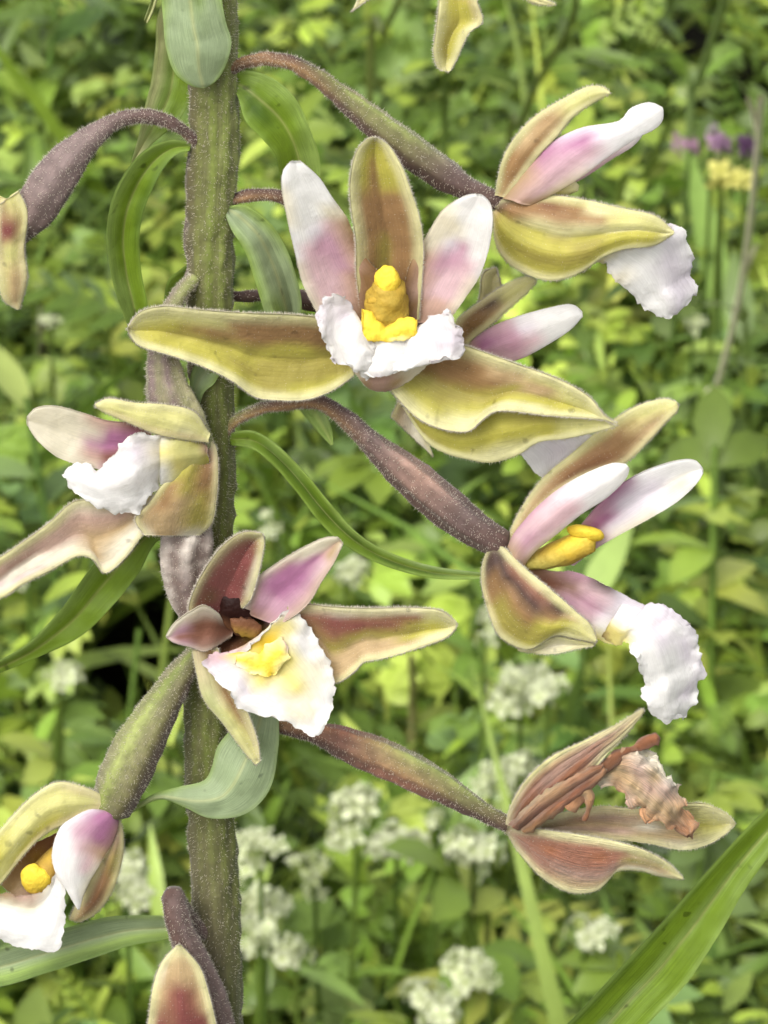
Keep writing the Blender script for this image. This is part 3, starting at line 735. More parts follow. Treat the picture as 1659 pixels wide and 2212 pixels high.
sepal(f, [(985, 760), (1030, 780), (1100, 830), (1160, 900), (1190, 940)], [(970, 790), (985, 860), (1040, 910), (1110, 940), (1185, 945)], ['bb', 'oo', 'yy'], [-40, -20, -10], [-40, -10, -6], seed=44)
lip(f, [(1040, 800), (1120, 860), (1200, 905), (1270, 935), (1280, 960), (1250, 985), (1222, 1002)], [(1020, 840), (1060, 900), (1090, 940), (1116, 972), (1140, 1000), (1160, 1026), (1178, 1034)],
    ['pp', 'ww', 'www', 'wlw', 'www'], [-30, -10, 0, 10, 10], seed=45, frill=8, jag=6)
sepal(f, [(985, 760), (920, 790), (870, 850), (845, 900)], [(1000, 790), (960, 850), (920, 920), (935, 985)], ['bb', 'stt', 'acy', 'tcc'], [-60, -20, -10], [-60, -30, -10], seed=46)

# ---- F5 flower at the middle right, three-quarter view
f = flower([(486, 936, 20), (508, 908, 26), (560, 884, 32), (625, 870, 38), (685, 868, 44), (742, 900, 50), (806, 960, 54), (885, 1028, 56), (955, 1088, 58), (1025, 1142, 58), (1085, 1176, 58)],
           [12, 12, 14, 16, 18, 24, 35, 40, 41, 36, 30], ['nbvv', 'vbvv', 'vbvv', 'uvvv', 'qvvu', 'uvvv', 'vvvv'], hair=3400, ridge=0.1)
sepal(f, [(1092, 1180), (1112, 1125), (1150, 1060), (1185, 1020), (1232, 982), (1300, 924), (1370, 880), (1430, 862), (1462, 868)],
      [(1112, 1190), (1150, 1120), (1200, 1072), (1262, 1032), (1345, 1004), (1402, 952), (1440, 910), (1460, 892), (1466, 880)],
      ['bbb', 'ntbb', 'ntbb', 'ybab', 'ybab', 'ybbt', 'yytt', 'yyy'], [40, 40, 44, 44, 40], [54, 60, 62, 60, 50], prof=(0, 10, 10, 4, 0), seed=50, nv=26, hair=600)
petal(f, [(1180, 1200), (1240, 1150), (1290, 1092), (1340, 1046), (1400, 1014), (1460, 995), (1498, 993), (1516, 1008)],
      [(1240, 1222), (1280, 1190), (1330, 1160), (1400, 1122), (1460, 1086), (1500, 1050), (1516, 1028), (1519, 1016)],
      ['tpp', 'pmpp', 'Pmlc', 'mllc', 'wllw', 'wwcw', 'www'], [40, 50, 66, 80, 90], [40, 60, 80, 92, 94], prof=(0, -12, -18, -12, 0), seed=51, nu=50)
petal(f, [(1092, 1190), (1112, 1150), (1155, 1100), (1204, 1058), (1262, 1024), (1320, 1001), (1352, 1002)],
      [(1130, 1225), (1158, 1190), (1200, 1156), (1254, 1112), (1312, 1074), (1350, 1036), (1360, 1012)],
      ['ttst', 'PpPpe', 'Ppppc', 'plppw', 'wlww', 'wwww', 'www'], [70, 92, 110, 114, 108], [80, 110, 128, 126, 112], prof=(0, 12, 18, 12, 0), seed=52, nu=50, thick=14)
sepal(f, [(1070, 1172), (1092, 1185), (1130, 1224), (1190, 1274), (1240, 1318), (1276, 1350), (1288, 1380)],
      [(1060, 1180), (1044, 1215), (1041, 1262), (1056, 1322), (1078, 1372), (1118, 1398), (1150, 1400), (1196, 1372), (1240, 1378), (1286, 1388)],
      ['vvvv', 'evvvv', 'eRvbbt', 'eRvboot', 'eRvbooe', 'yvbgoge', 'ytoggye', 'yyye', 'yyy'], [70, 96, 116, 126, 130], [66, 80, 104, 120, 130], prof=(0, 20, 30, 28, 14, 0), seed=53, nv=32, nu=60, hair=800, thick=15)
sepal(f, [(1118, 1398), (1150, 1400), (1196, 1374), (1240, 1380), (1284, 1390)], [(1120, 1404), (1160, 1412), (1200, 1412), (1245, 1402), (1282, 1396)], ['eeo', 'ecc', 'yee'], [104, 108, 124], [96, 104, 122], seed=54, nu=30, nv=12, hair=200, rim=(0, .6))
# hypochile and epichile
lip(f, [(1140, 1220), (1195, 1234), (1245, 1236), (1312, 1266), (1370, 1296), (1398, 1312)], [(1150, 1280), (1190, 1310), (1240, 1350), (1282, 1375), (1306, 1388), (1330, 1394)],
    ['bqqb', 'qRqq', 'PqPp', 'upPpl', 'lllwF', 'lwwF'], [60, 66, 70, 74, 78], [80, 84, 88, 90, 90], prof=(0, -14, -18, -8, 0), seed=55, frill=4, jag=2)
lip(f, [(1350, 1290), (1390, 1310), (1412, 1296), (1452, 1314), (1492, 1346), (1509, 1388), (1512, 1420), (1526, 1445), (1506, 1488), (1508, 1512), (1482, 1552)],
    [(1300, 1372), (1325, 1390), (1348, 1384), (1364, 1408), (1380, 1440), (1388, 1470), (1394, 1500), (1402, 1526), (1412, 1544), (1424, 1556), (1436, 1562)],
    ['lwlFt', 'llwFF', 'llwwF', 'lllww', 'lwlww', 'wlwww', 'lwwww', 'wlwww', 'wwww', 'wwww'], [70, 76, 86, 90, 84, 76, 80, 74, 80], [90, 104, 116, 120, 118, 112, 110, 104, 100], prof=(-16, 10, 22, 14, 0), seed=56, frill=24, ff=0.024, jag=13, wr=5, wf=0.02, nu=80, nv=50)
tube('column', f, [(1138, 1216, 66), (1185, 1204, 72), (1232, 1186, 78), (1276, 1168, 82)], [16, 27, 32, 24], ['o', 'ZoZZ', 'YZZZ', 'YZZY'], M_COLUMN, n=30, ns=28, mott=0.25, mcol='o', wob=3)
blob('anther', f, (1266, 1152, 80), (42, 17), rot=0.22, cols=('Y', 'Y', 'Y', 'Z'), rd=24, amp=0.12, freq=0.03)

# ---- F6 flower at the left, facing out to the left
f = flower([(420, 600, 40), (385, 640, 70), (360, 700, 92), (352, 770, 104), (362, 840, 110), (385, 910, 112), (415, 970, 112)], [14, 18, 26, 34, 48, 58, 50], ['nuvu', 'uunu', 'uune', 'uuun'], hair=2000, mott=0.35, mcol='n', ridge=0.08)
sepal(f, [(450, 935), (420, 890), (360, 874), (292, 870), (236, 861), (205, 873)], [(450, 955), (400, 950), (340, 938), (290, 918), (240, 897), (210, 882)], ['yyt', 'yyeb', 'yyyb', 'yyya', 'yyt', 'yy'], [140, 166, 172, 170], [150, 176, 180, 172], prof=(0, 10, 8, 0), seed=60)
petal(f, [(330, 930), (290, 914), (230, 908), (180, 892), (122, 877), (80, 880), (58, 900)], [(300, 990), (278, 1010), (220, 1014), (160, 1001), (118, 984), (78, 948), (58, 916)],
      ['abR', 'amRP', 'smmRP', 'scPsc', 'ccccc', 'ccccc', 'cccc', 'ccc'], [140, 150, 170, 186, 190], [150, 160, 180, 192, 192], prof=(0, -14, -18, -10, 0), seed=61)
lip(f, [(372, 950), (310, 935), (268, 952), (236, 990), (212, 1012), (168, 998), (140, 1022)], [(358, 1020), (345, 1045), (312, 1088), (290, 1112), (240, 1106), (188, 1086), (146, 1044)],
    ['FFyF', 'wcww', 'wlwww', 'wwwww', 'wlwww', 'www', 'www'], [150, 190, 206, 196, 180, 186, 186], [160, 176, 190, 196, 192, 190, 186], prof=(0, 16, 26, 16, 0), seed=62, frill=18, ff=0.03, jag=9, wr=4, wf=0.02)
lip(f, [(345, 940), (380, 940), (420, 948), (446, 960)], [(345, 1046), (376, 1040), (410, 1020), (452, 1000)], ['wFww', 'yyFy', 'gyyg', 'qqgo'], [176, 172, 160, 150], [180, 170, 160, 150], prof=(0, 12, 14, 0), seed=63, frill=6, jag=3, nu=30, nv=24)
sepal(f, [(448, 945), (466, 965), (471, 1010), (468, 1070), (458, 1128), (432, 1156)], [(405, 1005), (384, 1018), (350, 1048), (322, 1086), (292, 1120), (312, 1156)], ['uqoy', 'qbogy', 'bbobo', 'botbt', 'oottt', 'ccttc'], [120, 132, 140, 136, 120], [150, 160, 168, 170, 164], prof=(0, 16, 26, 20, 8), seed=64, nv=30, hair=500)
sepal(f, [(330, 1060), (240, 1080), (162, 1082), (110, 1126), (50, 1170), (-10, 1210), (-90, 1260)], [(345, 1130), (312, 1152), (270, 1205), (226, 1238), (200, 1208), (166, 1202), (110, 1232), (50, 1262), (-10, 1294), (-94, 1270)],
      ['ccc', 'cstcc', 'csttc', 'esscc', 'esqccpe', 'ysqpcy', 'eyy'], [160, 172, 186, 200, 206], [150, 156, 170, 190, 204], prof=(0, -8, -20, -12, 0), seed=65, nv=32, nu=60, hair=700, thick=14)

# ---- F7 purplish flower in front of the stem
f = flower([(450, 1020, 40), (425, 1080, 66), (405, 1160, 84), (402, 1240, 94), (420, 1310, 96), (450, 1360, 98)], [16, 30, 58, 54, 44, 34], ['uuuu', 'huhu', 'uhuh', 'uuvu'], hair=1500, mott=0.75, mcol='v', ridge=0.12)
sepal(f, [(412, 1338), (408, 1305), (430, 1250), (465, 1196), (500, 1162), (532, 1148), (566, 1152)], [(520, 1318), (540, 1296), (552, 1262), (562, 1222), (568, 1190), (571, 1170), (570, 1158)],
      ['arra', 'rarrr', 'rrrrrc', 'rrrrrc', 'rrrrrc', 'tRrRt', 'yyyy'], [126, 146, 156, 164, 160], [116, 130, 146, 156, 158], prof=(12, -8, -22, -18, -4, 6), seed=70, hair=500)
petal(f, [(522, 1318), (536, 1288), (556, 1248), (602, 1214), (652, 1184), (700, 1162), (730, 1160)], [(600, 1352), (630, 1334), (652, 1318), (672, 1296), (695, 1256), (722, 1214), (741, 1174)],
      ['RqP', 'RPPPs', 'PmmPs', 'smmmPs', 'ccmPps', 'ccsts', 'ctc'], [120, 128, 146, 166, 170], [140, 156, 170, 178, 174], prof=(0, -12, -18, -12, 0), rim=(.8, .3), rimcol='c', rimw=12, seed=71, hair=600)
petal(f, [(500, 1348), (446, 1308), (414, 1318), (378, 1344), (358, 1374)], [(500, 1376), (446, 1406), (410, 1397), (380, 1390), (362, 1380)], ['aRR', 'cRRq', 'cRRq', 'cPRP', 'cpp'], [90, 146, 166, 168], [94, 146, 162, 168], prof=(0, -10, -14, -6, 0), rim=(.9, .4), rimcol='c', rimw=7, seed=72, hair=240, nu=30, nv=18)
sepal(f, [(620, 1310), (656, 1304), (722, 1310), (800, 1313), (882, 1312), (950, 1318), (986, 1344)], [(640, 1400), (690, 1425), (712, 1472), (738, 1470), (770, 1446), (786, 1430), (832, 1421), (902, 1400), (962, 1378), (986, 1356)],
      ['RRbb', 'sRbtto', 'crRottt', 'cRrottte', 'cRRotte', 'cRoogte', 'eyggee', 'eyye'], [130, 136, 140, 146, 150], [130, 138, 146, 150, 152], prof=(8, -10, -22, -14, 0), seed=73, nv=30, nu=60, hair=800, thick=14)
sepal(f, [(470, 1400), (500, 1470), (535, 1540), (556, 1600), (562, 1644)], [(415, 1400), (424, 1450), (440, 1510), (480, 1560), (525, 1620), (552, 1652)], ['bbs', 'bbes', 'abeL', 'abyL', 'qyyy', 'yyy'], [130, 146, 152, 146], [136, 140, 142, 142], prof=(0, -12, 10, 4, 0), seed=74, hair=420)
# throat and lip
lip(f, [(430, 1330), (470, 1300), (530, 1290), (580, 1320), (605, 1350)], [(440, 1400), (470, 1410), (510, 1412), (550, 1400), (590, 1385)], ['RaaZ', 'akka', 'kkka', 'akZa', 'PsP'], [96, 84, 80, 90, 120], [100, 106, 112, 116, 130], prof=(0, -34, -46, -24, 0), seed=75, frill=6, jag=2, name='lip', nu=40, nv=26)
lip(f, [(505, 1425), (545, 1392), (585, 1352), (612, 1322), (640, 1320), (664, 1348), (690, 1392), (712, 1432), (724, 1482), (722, 1522), (706, 1560), (692, 1588)],
    [(470, 1408), (446, 1420), (441, 1440), (465, 1468), (490, 1492), (506, 1512), (522, 1532), (570, 1546), (600, 1553), (622, 1561), (660, 1584), (682, 1590)],
    ['wpp', 'wppp', 'wtYpl', 'wFYFlw', 'wFYYFlw', 'wwFYFlw', 'wwFFcww', 'wccFcww', 'wwcccw', 'wwccw', 'www', 'www'][::1],
    [140, 144, 150, 150, 152, 158, 164, 170, 178], [140, 152, 160, 170, 178, 184, 188, 190, 190], prof=(0, -14, -22, -14, 2), seed=76, frill=12, jag=8, nu=70, nv=44)
blade('callus', f, [(512, 1416), (540, 1404), (562, 1412), (586, 1386), (606, 1376), (620, 1396)], [(508, 1434), (532, 1450), (556, 1463), (580, 1458), (606, 1442), (624, 1424)],
      150, 155, (0, 3, 5, 2, 0), ['FYw', 'FYF', 'YYF', 'FYY', 'FYF', 'pFF'], M_COLUMN, thick=7, frill=10, ff=0.03, jag=9, seed=77, nu=36, nv=16)
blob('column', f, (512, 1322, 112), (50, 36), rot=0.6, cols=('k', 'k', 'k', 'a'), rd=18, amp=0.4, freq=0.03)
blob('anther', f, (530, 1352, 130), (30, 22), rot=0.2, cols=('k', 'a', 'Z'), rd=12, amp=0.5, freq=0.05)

# ---- F8 flower at the lower left
f = flower([(446, 1392, 30), (420, 1420, 60), (388, 1460, 82), (345, 1530, 100), (300, 1610, 112), (262, 1690, 120), (238, 1746, 124)], [18, 28, 38, 46, 53, 54, 44], ['duvv', 'duvv', 'ndvv', 'nuvv', 'duvv'], hair=2600, mott=0.3, mcol='u', ridge=0.05)
sepal(f, [(250, 1750), (220, 1718), (170, 1696), (120, 1690), (70, 1720), (30, 1760), (-10, 1804), (-60, 1870)], [(245, 1745), (200, 1752), (150, 1774), (92, 1806), (44, 1856), (5, 1906), (-30, 1940), (-64, 1910)],
      ['qst', 'qyyt', 'yyygt', 'yyyygt', 'yggyy', 'yyyy'], [130, 160, 176, 184, 184], [140, 170, 184, 188, 186], prof=(0, 16, 20, 14, 0), seed=80, hair=520)
petal(f, [(230, 1752), (196, 1748), (160, 1764), (128, 1790), (112, 1845), (122, 1890), (142, 1920), (166, 1962)], [(252, 1762), (256, 1782), (245, 1818), (225, 1850), (208, 1880), (190, 1910), (178, 1940), (171, 1966)],
      ['qmu', 'lmmq', 'wPmq', 'wwpst', 'wwwpc', 'wwwc', 'wwc', 'www'], [160, 182, 196, 204, 204], [150, 166, 180, 192, 202], prof=(0, 12, 16, 8, 0), seed=81, hair=300)
sepal(f, [(246, 1748), (262, 1780), (267, 1830), (258, 1880), (240, 1930), (208, 1972), (172, 1992)], [(232, 1770), (236, 1810), (216, 1860), (196, 1900), (180, 1935), (160, 1962), (150, 1986)], ['vqb', 'bqo', 'bobb', 'obab', 'baab', 'obt'], [130, 140, 144, 140], [140, 150, 152, 146], prof=(0, 14, 14, 0), seed=82, hair=380)
lip(f, [(160, 1780), (110, 1806), (60, 1830), (20, 1870), (0, 1910)], [(170, 1850), (130, 1890), (112, 1920), (80, 1936), (40, 1945)], ['aab', 'abZ', 'aZZ', 'bta', 'tts'], [130, 130, 130, 150], [140, 140, 146, 160], prof=(0, -16, -20, -8, 0), seed=83, frill=4, jag=2, nu=40, nv=24)
lip(f, [(118, 1888), (90, 1928), (40, 1934), (0, 1926), (-40, 1925)], [(136, 1896), (142, 1950), (132, 2042), (110, 2054), (60, 2049), (0, 2030), (-50, 1990)], ['wwww', 'cwwww', 'scwww', 'tcwwww', 'wwww'], [176, 186, 190, 190], [180, 196, 206, 206, 196], prof=(0, -6, 8, 4, 0), seed=84, frill=8, jag=6)
tube('column', f, [(150, 1830, 140), (120, 1860, 150), (95, 1886, 160)], [26, 30, 30], ['Za', 'Za'], M_COLUMN, n=16, ns=20, mott=0.2, mcol='a')
blob('anther', f, (76, 1898, 176), (32, 33), cols=('Y', 'Y', 'Z'), rd=22, amp=0.2, freq=0.04)

# ---- F9 flower at the foot of the picture
f = flower([(446, 2016, 30), (412, 1992, 58), (382, 1950, 86), (374, 1938, 116), (383, 1984, 130), (404, 2040, 128), (434, 2110, 122), (462, 2180, 114), (486, 2260, 108), (500, 2330, 104)], [18, 22, 26, 30, 34, 38, 40, 36, 32, 26], ['uvvu', 'uuvu', 'uuvu', 'uvvu'], hair=2600, mott=0.45, mcol='v', hlen=10)
sepal(f, [(300, 2420), (312, 2290), (320, 2210), (332, 2128), (350, 2078), (384, 2040)], [(490, 2420), (480, 2290), (466, 2210), (454, 2158), (432, 2090), (390, 2040)], ['errrrrc', 'errrrrc', 'errrrrc', 'erRrrre', 'etRrRte', 'cttte', 'eee'], [150, 176, 186, 176], prof=(0, 16, 26, 16, 0), seed=90, hair=700, nu=50)
sepal(f, [(300, 2420), (250, 2450), (180, 2500), (120, 2540)], [(340, 2500), (290, 2540), (220, 2570), (124, 2548)], ['bb', 'oo', 'yy'], [150, 170, 180], seed=91)
sepal(f, [(480, 2400), (560, 2430), (640, 2490), (700, 2540)], [(440, 2480), (520, 2530), (600, 2560), (696, 2548)], ['bb', 'oo', 'yy'], [140, 150, 150], seed=92)
lip(f, [(350, 2440), (320, 2520), (330, 2600)], [(460, 2440), (480, 2520), (440, 2610)], ['pp', 'ww', 'ww'], [160, 190, 180], seed=93, nu=30, nv=20)

# ---- F10 withered flower at the lower right
f = flower([(450, 1545, 10), (520, 1558, 20), (600, 1568, 30), (680, 1582, 34), (760, 1612, 36), (850, 1648, 36), (950, 1698, 34), (1035, 1748, 32), (1092, 1778, 30), (1118, 1794, 30)],
           [13, 14, 16, 24, 38, 40, 38, 31, 20, 17], ['vrvv', 'bvvv', 'Rvvr', 'nRvv', 'nvvv', 'vvvv'], hair=2800, mott=0.35, mcol='v', label='withered brown flower with a shrivelled lip', ridge=0.09)
sepal(f, [(1092, 1778), (1108, 1730), (1142, 1678), (1192, 1634), (1262, 1600), (1330, 1566), (1388, 1530)], [(1118, 1790), (1180, 1752), (1240, 1704), (1282, 1664), (1312, 1628), (1352, 1588), (1392, 1538)],
      ['RRR', 'tRjRb', 'gRqRja', 'yRqjRb', 'yqRqe', 'tqte', 'ttt'], [30, 50, 64, 66, 60], [50, 70, 80, 76, 62], prof=(0, 18, 16, 22, 14, 0), mat=M_DRY, seed=100, vein=0.3, nv=30, ridges=3)
petal(f, [(1100, 1782), (1150, 1730), (1210, 1690), (1270, 1660), (1300, 1650)], [(1140, 1800), (1190, 1768), (1250, 1720), (1290, 1690), (1310, 1664)], ['Rab', 'tRjb', 'tijR', 'iRj', 'ji'], [80, 96, 100, 96], [86, 96, 98, 94], prof=(0, 14, -4, 12, 0), mat=M_DRY, seed=101, vein=0.4, hair=80, wr=7, wf=0.02, jag=6)
sepal(f, [(1110, 1790), (1180, 1764), (1290, 1742), (1380, 1746), (1470, 1736), (1520, 1735), (1566, 1755), (1588, 1776)], [(1130, 1800), (1200, 1806), (1300, 1812), (1400, 1822), (1470, 1836), (1520, 1828), (1562, 1806), (1588, 1782)],
      ['RRR', 'httst', 'tRtqt', 'tqtst', 'ttctt', 'yottc', 'yygye', 'yyy'], [20, 0, -10, -10, -6], [30, 10, 4, 0, -4], prof=(0, -14, -18, -8, 0), mat=M_DRY, seed=102, vein=0.2, nv=26)
sepal(f, [(1098, 1782), (1122, 1785), (1200, 1796), (1300, 1811), (1380, 1832), (1440, 1862), (1476, 1896)], [(1094, 1796), (1122, 1842), (1172, 1896), (1230, 1927), (1282, 1926), (1306, 1910), (1332, 1882), (1382, 1880), (1422, 1891), (1474, 1900)],
      ['RRRR', 'jRRRt', 'eRjRRt', 'eRRRqte', 'eRjRqte', 'eRRqte', 'yototce', 'ygttc', 'yyy'], [40, 76, 96, 104, 100], [36, 66, 84, 96, 98], prof=(0, 16, 20, 12, 0), mat=M_DRY, seed=103, vein=0.25, nv=30, nu=56, hair=600)
lip(f, [(1262, 1684), (1296, 1652), (1345, 1626), (1404, 1636), (1448, 1674), (1476, 1718), (1478, 1756), (1506, 1784), (1498, 1816)], [(1270, 1706), (1306, 1694), (1328, 1698), (1350, 1724), (1386, 1754), (1424, 1782), (1450, 1790), (1466, 1806), (1486, 1822)],
    ['jij', 'itc', 'iti', 'csts', 'ctsti', 'csti', 'iti', 'iij', 'ij'], [60, 70, 74, 76, 76, 70], [66, 76, 82, 84, 80, 72], prof=(0, 16, 6, 18, 0), mat=M_DRY, seed=104, frill=20, jag=18, crumple=4, ff=0.06, vein=0.35, edge=False)
lip(f, [(1345, 1650), (1362, 1626), (1390, 1618), (1416, 1626), (1424, 1650)], [(1350, 1672), (1372, 1668), (1396, 1664), (1416, 1664), (1428, 1664)], ['ic', 'cce', 'hec', 'ci'], [60, 66, 64], crumple=6, seed=105, mat=M_DRY, nu=30, nv=20, frill=12, jag=8)
tube('column', f, [(1230, 1740, 84), (1262, 1700, 84), (1300, 1660, 82), (1345, 1628, 76), (1390, 1604, 70), (1420, 1596, 66)], [24, 18, 15, 9, 9, 16], ['i', 'j', 'a', 'j', 'j'], M_DRY, n=40, ns=16, mott=0.5, mcol='a', wob=9)
tube('column', f, [(1250, 1700, 92), (1272, 1716, 92), (1270, 1750, 90), (1262, 1770, 86)], [16, 14, 9, 5], ['t', 'i', 'j'], M_DRY, n=24, ns=14, mott=0.4, mcol='a', wob=6)

# ---- F11 flower above the picture, one sepal hanging into view
f = flower([(470, -300, 0), (560, -330, 10), (680, -330, 20), (800, -280, 30), (900, -210, 34), (960, -160, 36)], [12, 14, 22, 34, 34, 22], ['vvvb', 'uvvv'], hair=600)
sepal(f, [(965, -150), (945, -60), (948, 0), (942, 60), (936, 110), (945, 145), (960, 154)], [(1010, -150), (1030, -60), (1030, 0), (1042, 46), (1012, 72), (990, 120), (972, 154)],
      ['oo', 'boo', 'ottt', 'ygggt', 'yoge', 'yogy', 'yyy'], [40, 50, 56, 60, 56], [44, 60, 66, 60, 56], prof=(8, -10, -16, -6, 8), seed=110, hair=400)
sepal(f, [(960, -160), (1040, -120), (1110, -60), (1165, -10), (1200, 8)], [(970, -130), (1030, -70), (1090, -30), (1150, 6), (1195, 12)], ['bb', 'oo', 'gg', 'yy'], [36, 30, 20], seed=111)
sepal(f, [(955, -170), (880, -120), (800, -50), (768, 14)], [(965, -140), (900, -80), (820, -20), (760, 24)], ['bb', 'oo', 'gg', 'yy'], [36, 40, 40], seed=112)
petal(f, [(965, -160), (1000, -90), (1020, -20), (1010, 10)], [(1000, -160), (1050, -100), (1060, -40), (1020, 14)], ['pp', 'pw', 'ww'], [30, 20, 10], seed=113)
lip(f, [(970, -150), (1040, -150), (1110, -120), (1150, -70)], [(980, -120), (1030, -90), (1070, -50), (1110, -20)], ['pp', 'ww', 'ww'], [60, 70, 60], seed=114, nu=30, nv=20)

flush_hairs()

# ================================================================== MEADOW
def simple_leaf(L, Wd, n=7, fold=0.25, droop=0.25, power=0.8):
    u = np.linspace(0, 1, n)
    w = Wd / 2 * np.sin(np.pi * np.clip(u, 0.02, 0.995) ** power)
    z = -droop * L * u ** 2
    rows = []
    for i in range(n):
        rows += [(-w[i], u[i] * L, z[i] + fold * w[i]), (0, u[i] * L, z[i]), (w[i], u[i] * L, z[i] + fold * w[i])]
    V = np.array(rows)
    F = []
    for i in range(n - 1):
        a = i * 3
        F += [(a, a + 1, a + 4, a + 3), (a + 1, a + 2, a + 5, a + 4)]
    return V, np.array(F)

def lobed_leaf(R, lobes=5, depth=0.5, spread=2.5, teeth=True):
    """palmate leaf: each lobe a folded blade, all joined at the base"""
    Vs, Fs, o = [], [], 0
    for i in range(lobes):
        t = (i / (lobes - 1) - 0.5) * 2
        ang = t * spread / 2
        l = R * (1 - 0.32 * abs(t))
        n = 5
        u = np.array([0, .25, .5, .78, 1.0])
        prof = np.array([0.10, 0.6, 1.0, 0.8, 0.08]) if teeth else np.sin(np.pi * np.clip(u, .03, .97))
        w = R * 0.23 * prof
        z = -0.22 * R * u ** 2 * (1 + 0.5 * abs(t)) + 0.02 * R * math.sin(i * 2.3)
        rows = []
        for k in range(n):
            rows += [(-w[k], u[k] * l, z[k] + 0.3 * w[k]), (0, u[k] * l + (0.04 * R if k == 2 else 0), z[k]), (w[k], u[k] * l, z[k] + 0.3 * w[k])]
        V = np.array(rows)
        c, s = math.cos(-ang), math.sin(-ang)
        V = np.stack([V[:, 0] * c - V[:, 1] * s, V[:, 0] * s + V[:, 1] * c, V[:, 2]], 1)
        F = []
        for k in range(n - 1):
            a = k * 3 + o
            F += [(a, a + 1, a + 4, a + 3), (a + 1, a + 2, a + 5, a + 4)]
        Vs.append(V); Fs.append(np.array(F)); o += len(V)
    return np.vstack(Vs), np.vstack(Fs)

def pinnate_leaf(L, pairs=6, lw=0.2):
    Vs, Fs, o = [], [], 0
    def add(V, F):
        nonlocal o
        Vs.append(V); Fs.append(F + o); o += len(V)
    add(*simple_leaf(L, L * 0.02, 6, 0.1, 0.2, 1.0))
    for i in range(pairs):
        t = (i + 0.8) / (pairs + 0.6)
        l = L * 0.34 * math.sin(math.pi * (0.2 + 0.72 * t)) 
        for s in (-1, 1):
            V, F = simple_leaf(l, l * lw * 1.6, 5, 0.2, 0.25)
            a = -s * 1.0
            c, sn = math.cos(a), math.sin(a)
            V = np.stack([V[:, 0] * c - V[:, 1] * sn, V[:, 0] * sn + V[:, 1] * c + t * L, V[:, 2] - 0.2 * L * t * t], 1)
            add(V, F)
    V, F = simple_leaf(L * 0.26, L * 0.1, 5)
    add(V + np.array([0, L * 0.95, -0.19 * L]), F)
    return np.vstack(Vs), np.vstack(Fs)

def blade_leaf(L, Wd, curve=0.5, n=8):
    u = np.linspace(0, 1, n)
    w = Wd / 2 * (1 - u ** 2.2) + 1e-5
    y = L * curve * u ** 1.8; z = L * u * (1 - 0.35 * curve * u)
    rows = []
    for i in range(n):
        rows += [(-w[i], y[i] + 0.2 * w[i], z[i]), (0, y[i], z[i]), (w[i], y[i] + 0.2 * w[i], z[i])]
    F = []
    for i in range(n - 1):
        a = i * 3
        F += [(a, a + 1, a + 4, a + 3), (a + 1, a + 2, a + 5, a + 4)]
    return np.array(rows), np.array(F)

GREENS = [lin(c) for c in ((116, 142, 54), (134, 158, 62), (100, 128, 58), (156, 172, 68), (88, 112, 42), (118, 144, 80), (144, 162, 88), (174, 186, 84))]

def leaf_mesh(name, VF, c, mat=None):
    V, F = VF
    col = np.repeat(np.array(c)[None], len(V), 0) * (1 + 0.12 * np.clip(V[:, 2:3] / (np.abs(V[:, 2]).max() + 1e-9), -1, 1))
    return raw_mesh(name, V, F, col, None, mat or M_LEAF)

def line_tube(pts, rads, ns=6):
    P = np.array(pts, float); n = len(P)
    T = np.gradient(P, axis=0); T /= np.maximum(np.linalg.norm(T, axis=1, keepdims=True), 1e-9)
    a0 = np.array([1.0, 0.1, 0.0])
    A = a0 - T * (T @ a0)[:, None]; A /= np.linalg.norm(A, axis=1, keepdims=True)
    B = np.cross(T, A)
    th = np.linspace(0, 2 * math.pi, ns, endpoint=False)
    Q = P[:, None] + (A[:, None] * np.cos(th)[None, :, None] + B[:, None] * np.sin(th)[None, :, None]) * np.array(rads)[:, None, None]
    idx = np.arange(n * ns).reshape(n, ns); nxt = np.roll(idx, -1, 1)
    q = np.stack([idx[:-1], nxt[:-1], nxt[1:], idx[1:]], -1).reshape(-1, 4)
    return Q.reshape(-1, 3), q

def stem_mesh(name, pts, rads, c, mat=None):
    V, F = line_tube(pts, rads)
    return raw_mesh(name, V, F, np.repeat(np.array(c)[None], len(V), 0), None, mat or M_LEAF)

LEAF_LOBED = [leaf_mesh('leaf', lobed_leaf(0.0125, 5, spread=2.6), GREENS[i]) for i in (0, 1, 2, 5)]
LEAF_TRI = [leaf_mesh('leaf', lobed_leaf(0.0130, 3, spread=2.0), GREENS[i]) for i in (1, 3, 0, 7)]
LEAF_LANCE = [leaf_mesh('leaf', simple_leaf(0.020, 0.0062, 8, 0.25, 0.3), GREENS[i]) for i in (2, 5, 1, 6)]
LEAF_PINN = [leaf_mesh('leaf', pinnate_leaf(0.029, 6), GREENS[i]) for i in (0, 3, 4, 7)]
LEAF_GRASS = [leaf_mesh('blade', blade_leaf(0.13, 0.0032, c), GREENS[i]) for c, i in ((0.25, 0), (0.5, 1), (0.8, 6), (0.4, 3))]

def copy_tree(o, parent=None):
    c = o.copy(); COL.objects.link(c); c.parent = parent
    for ch in PROTO_CHILDREN.get(o.name, []):
        copy_tree(ch, c)
    return c
PROTO_CHILDREN = {}

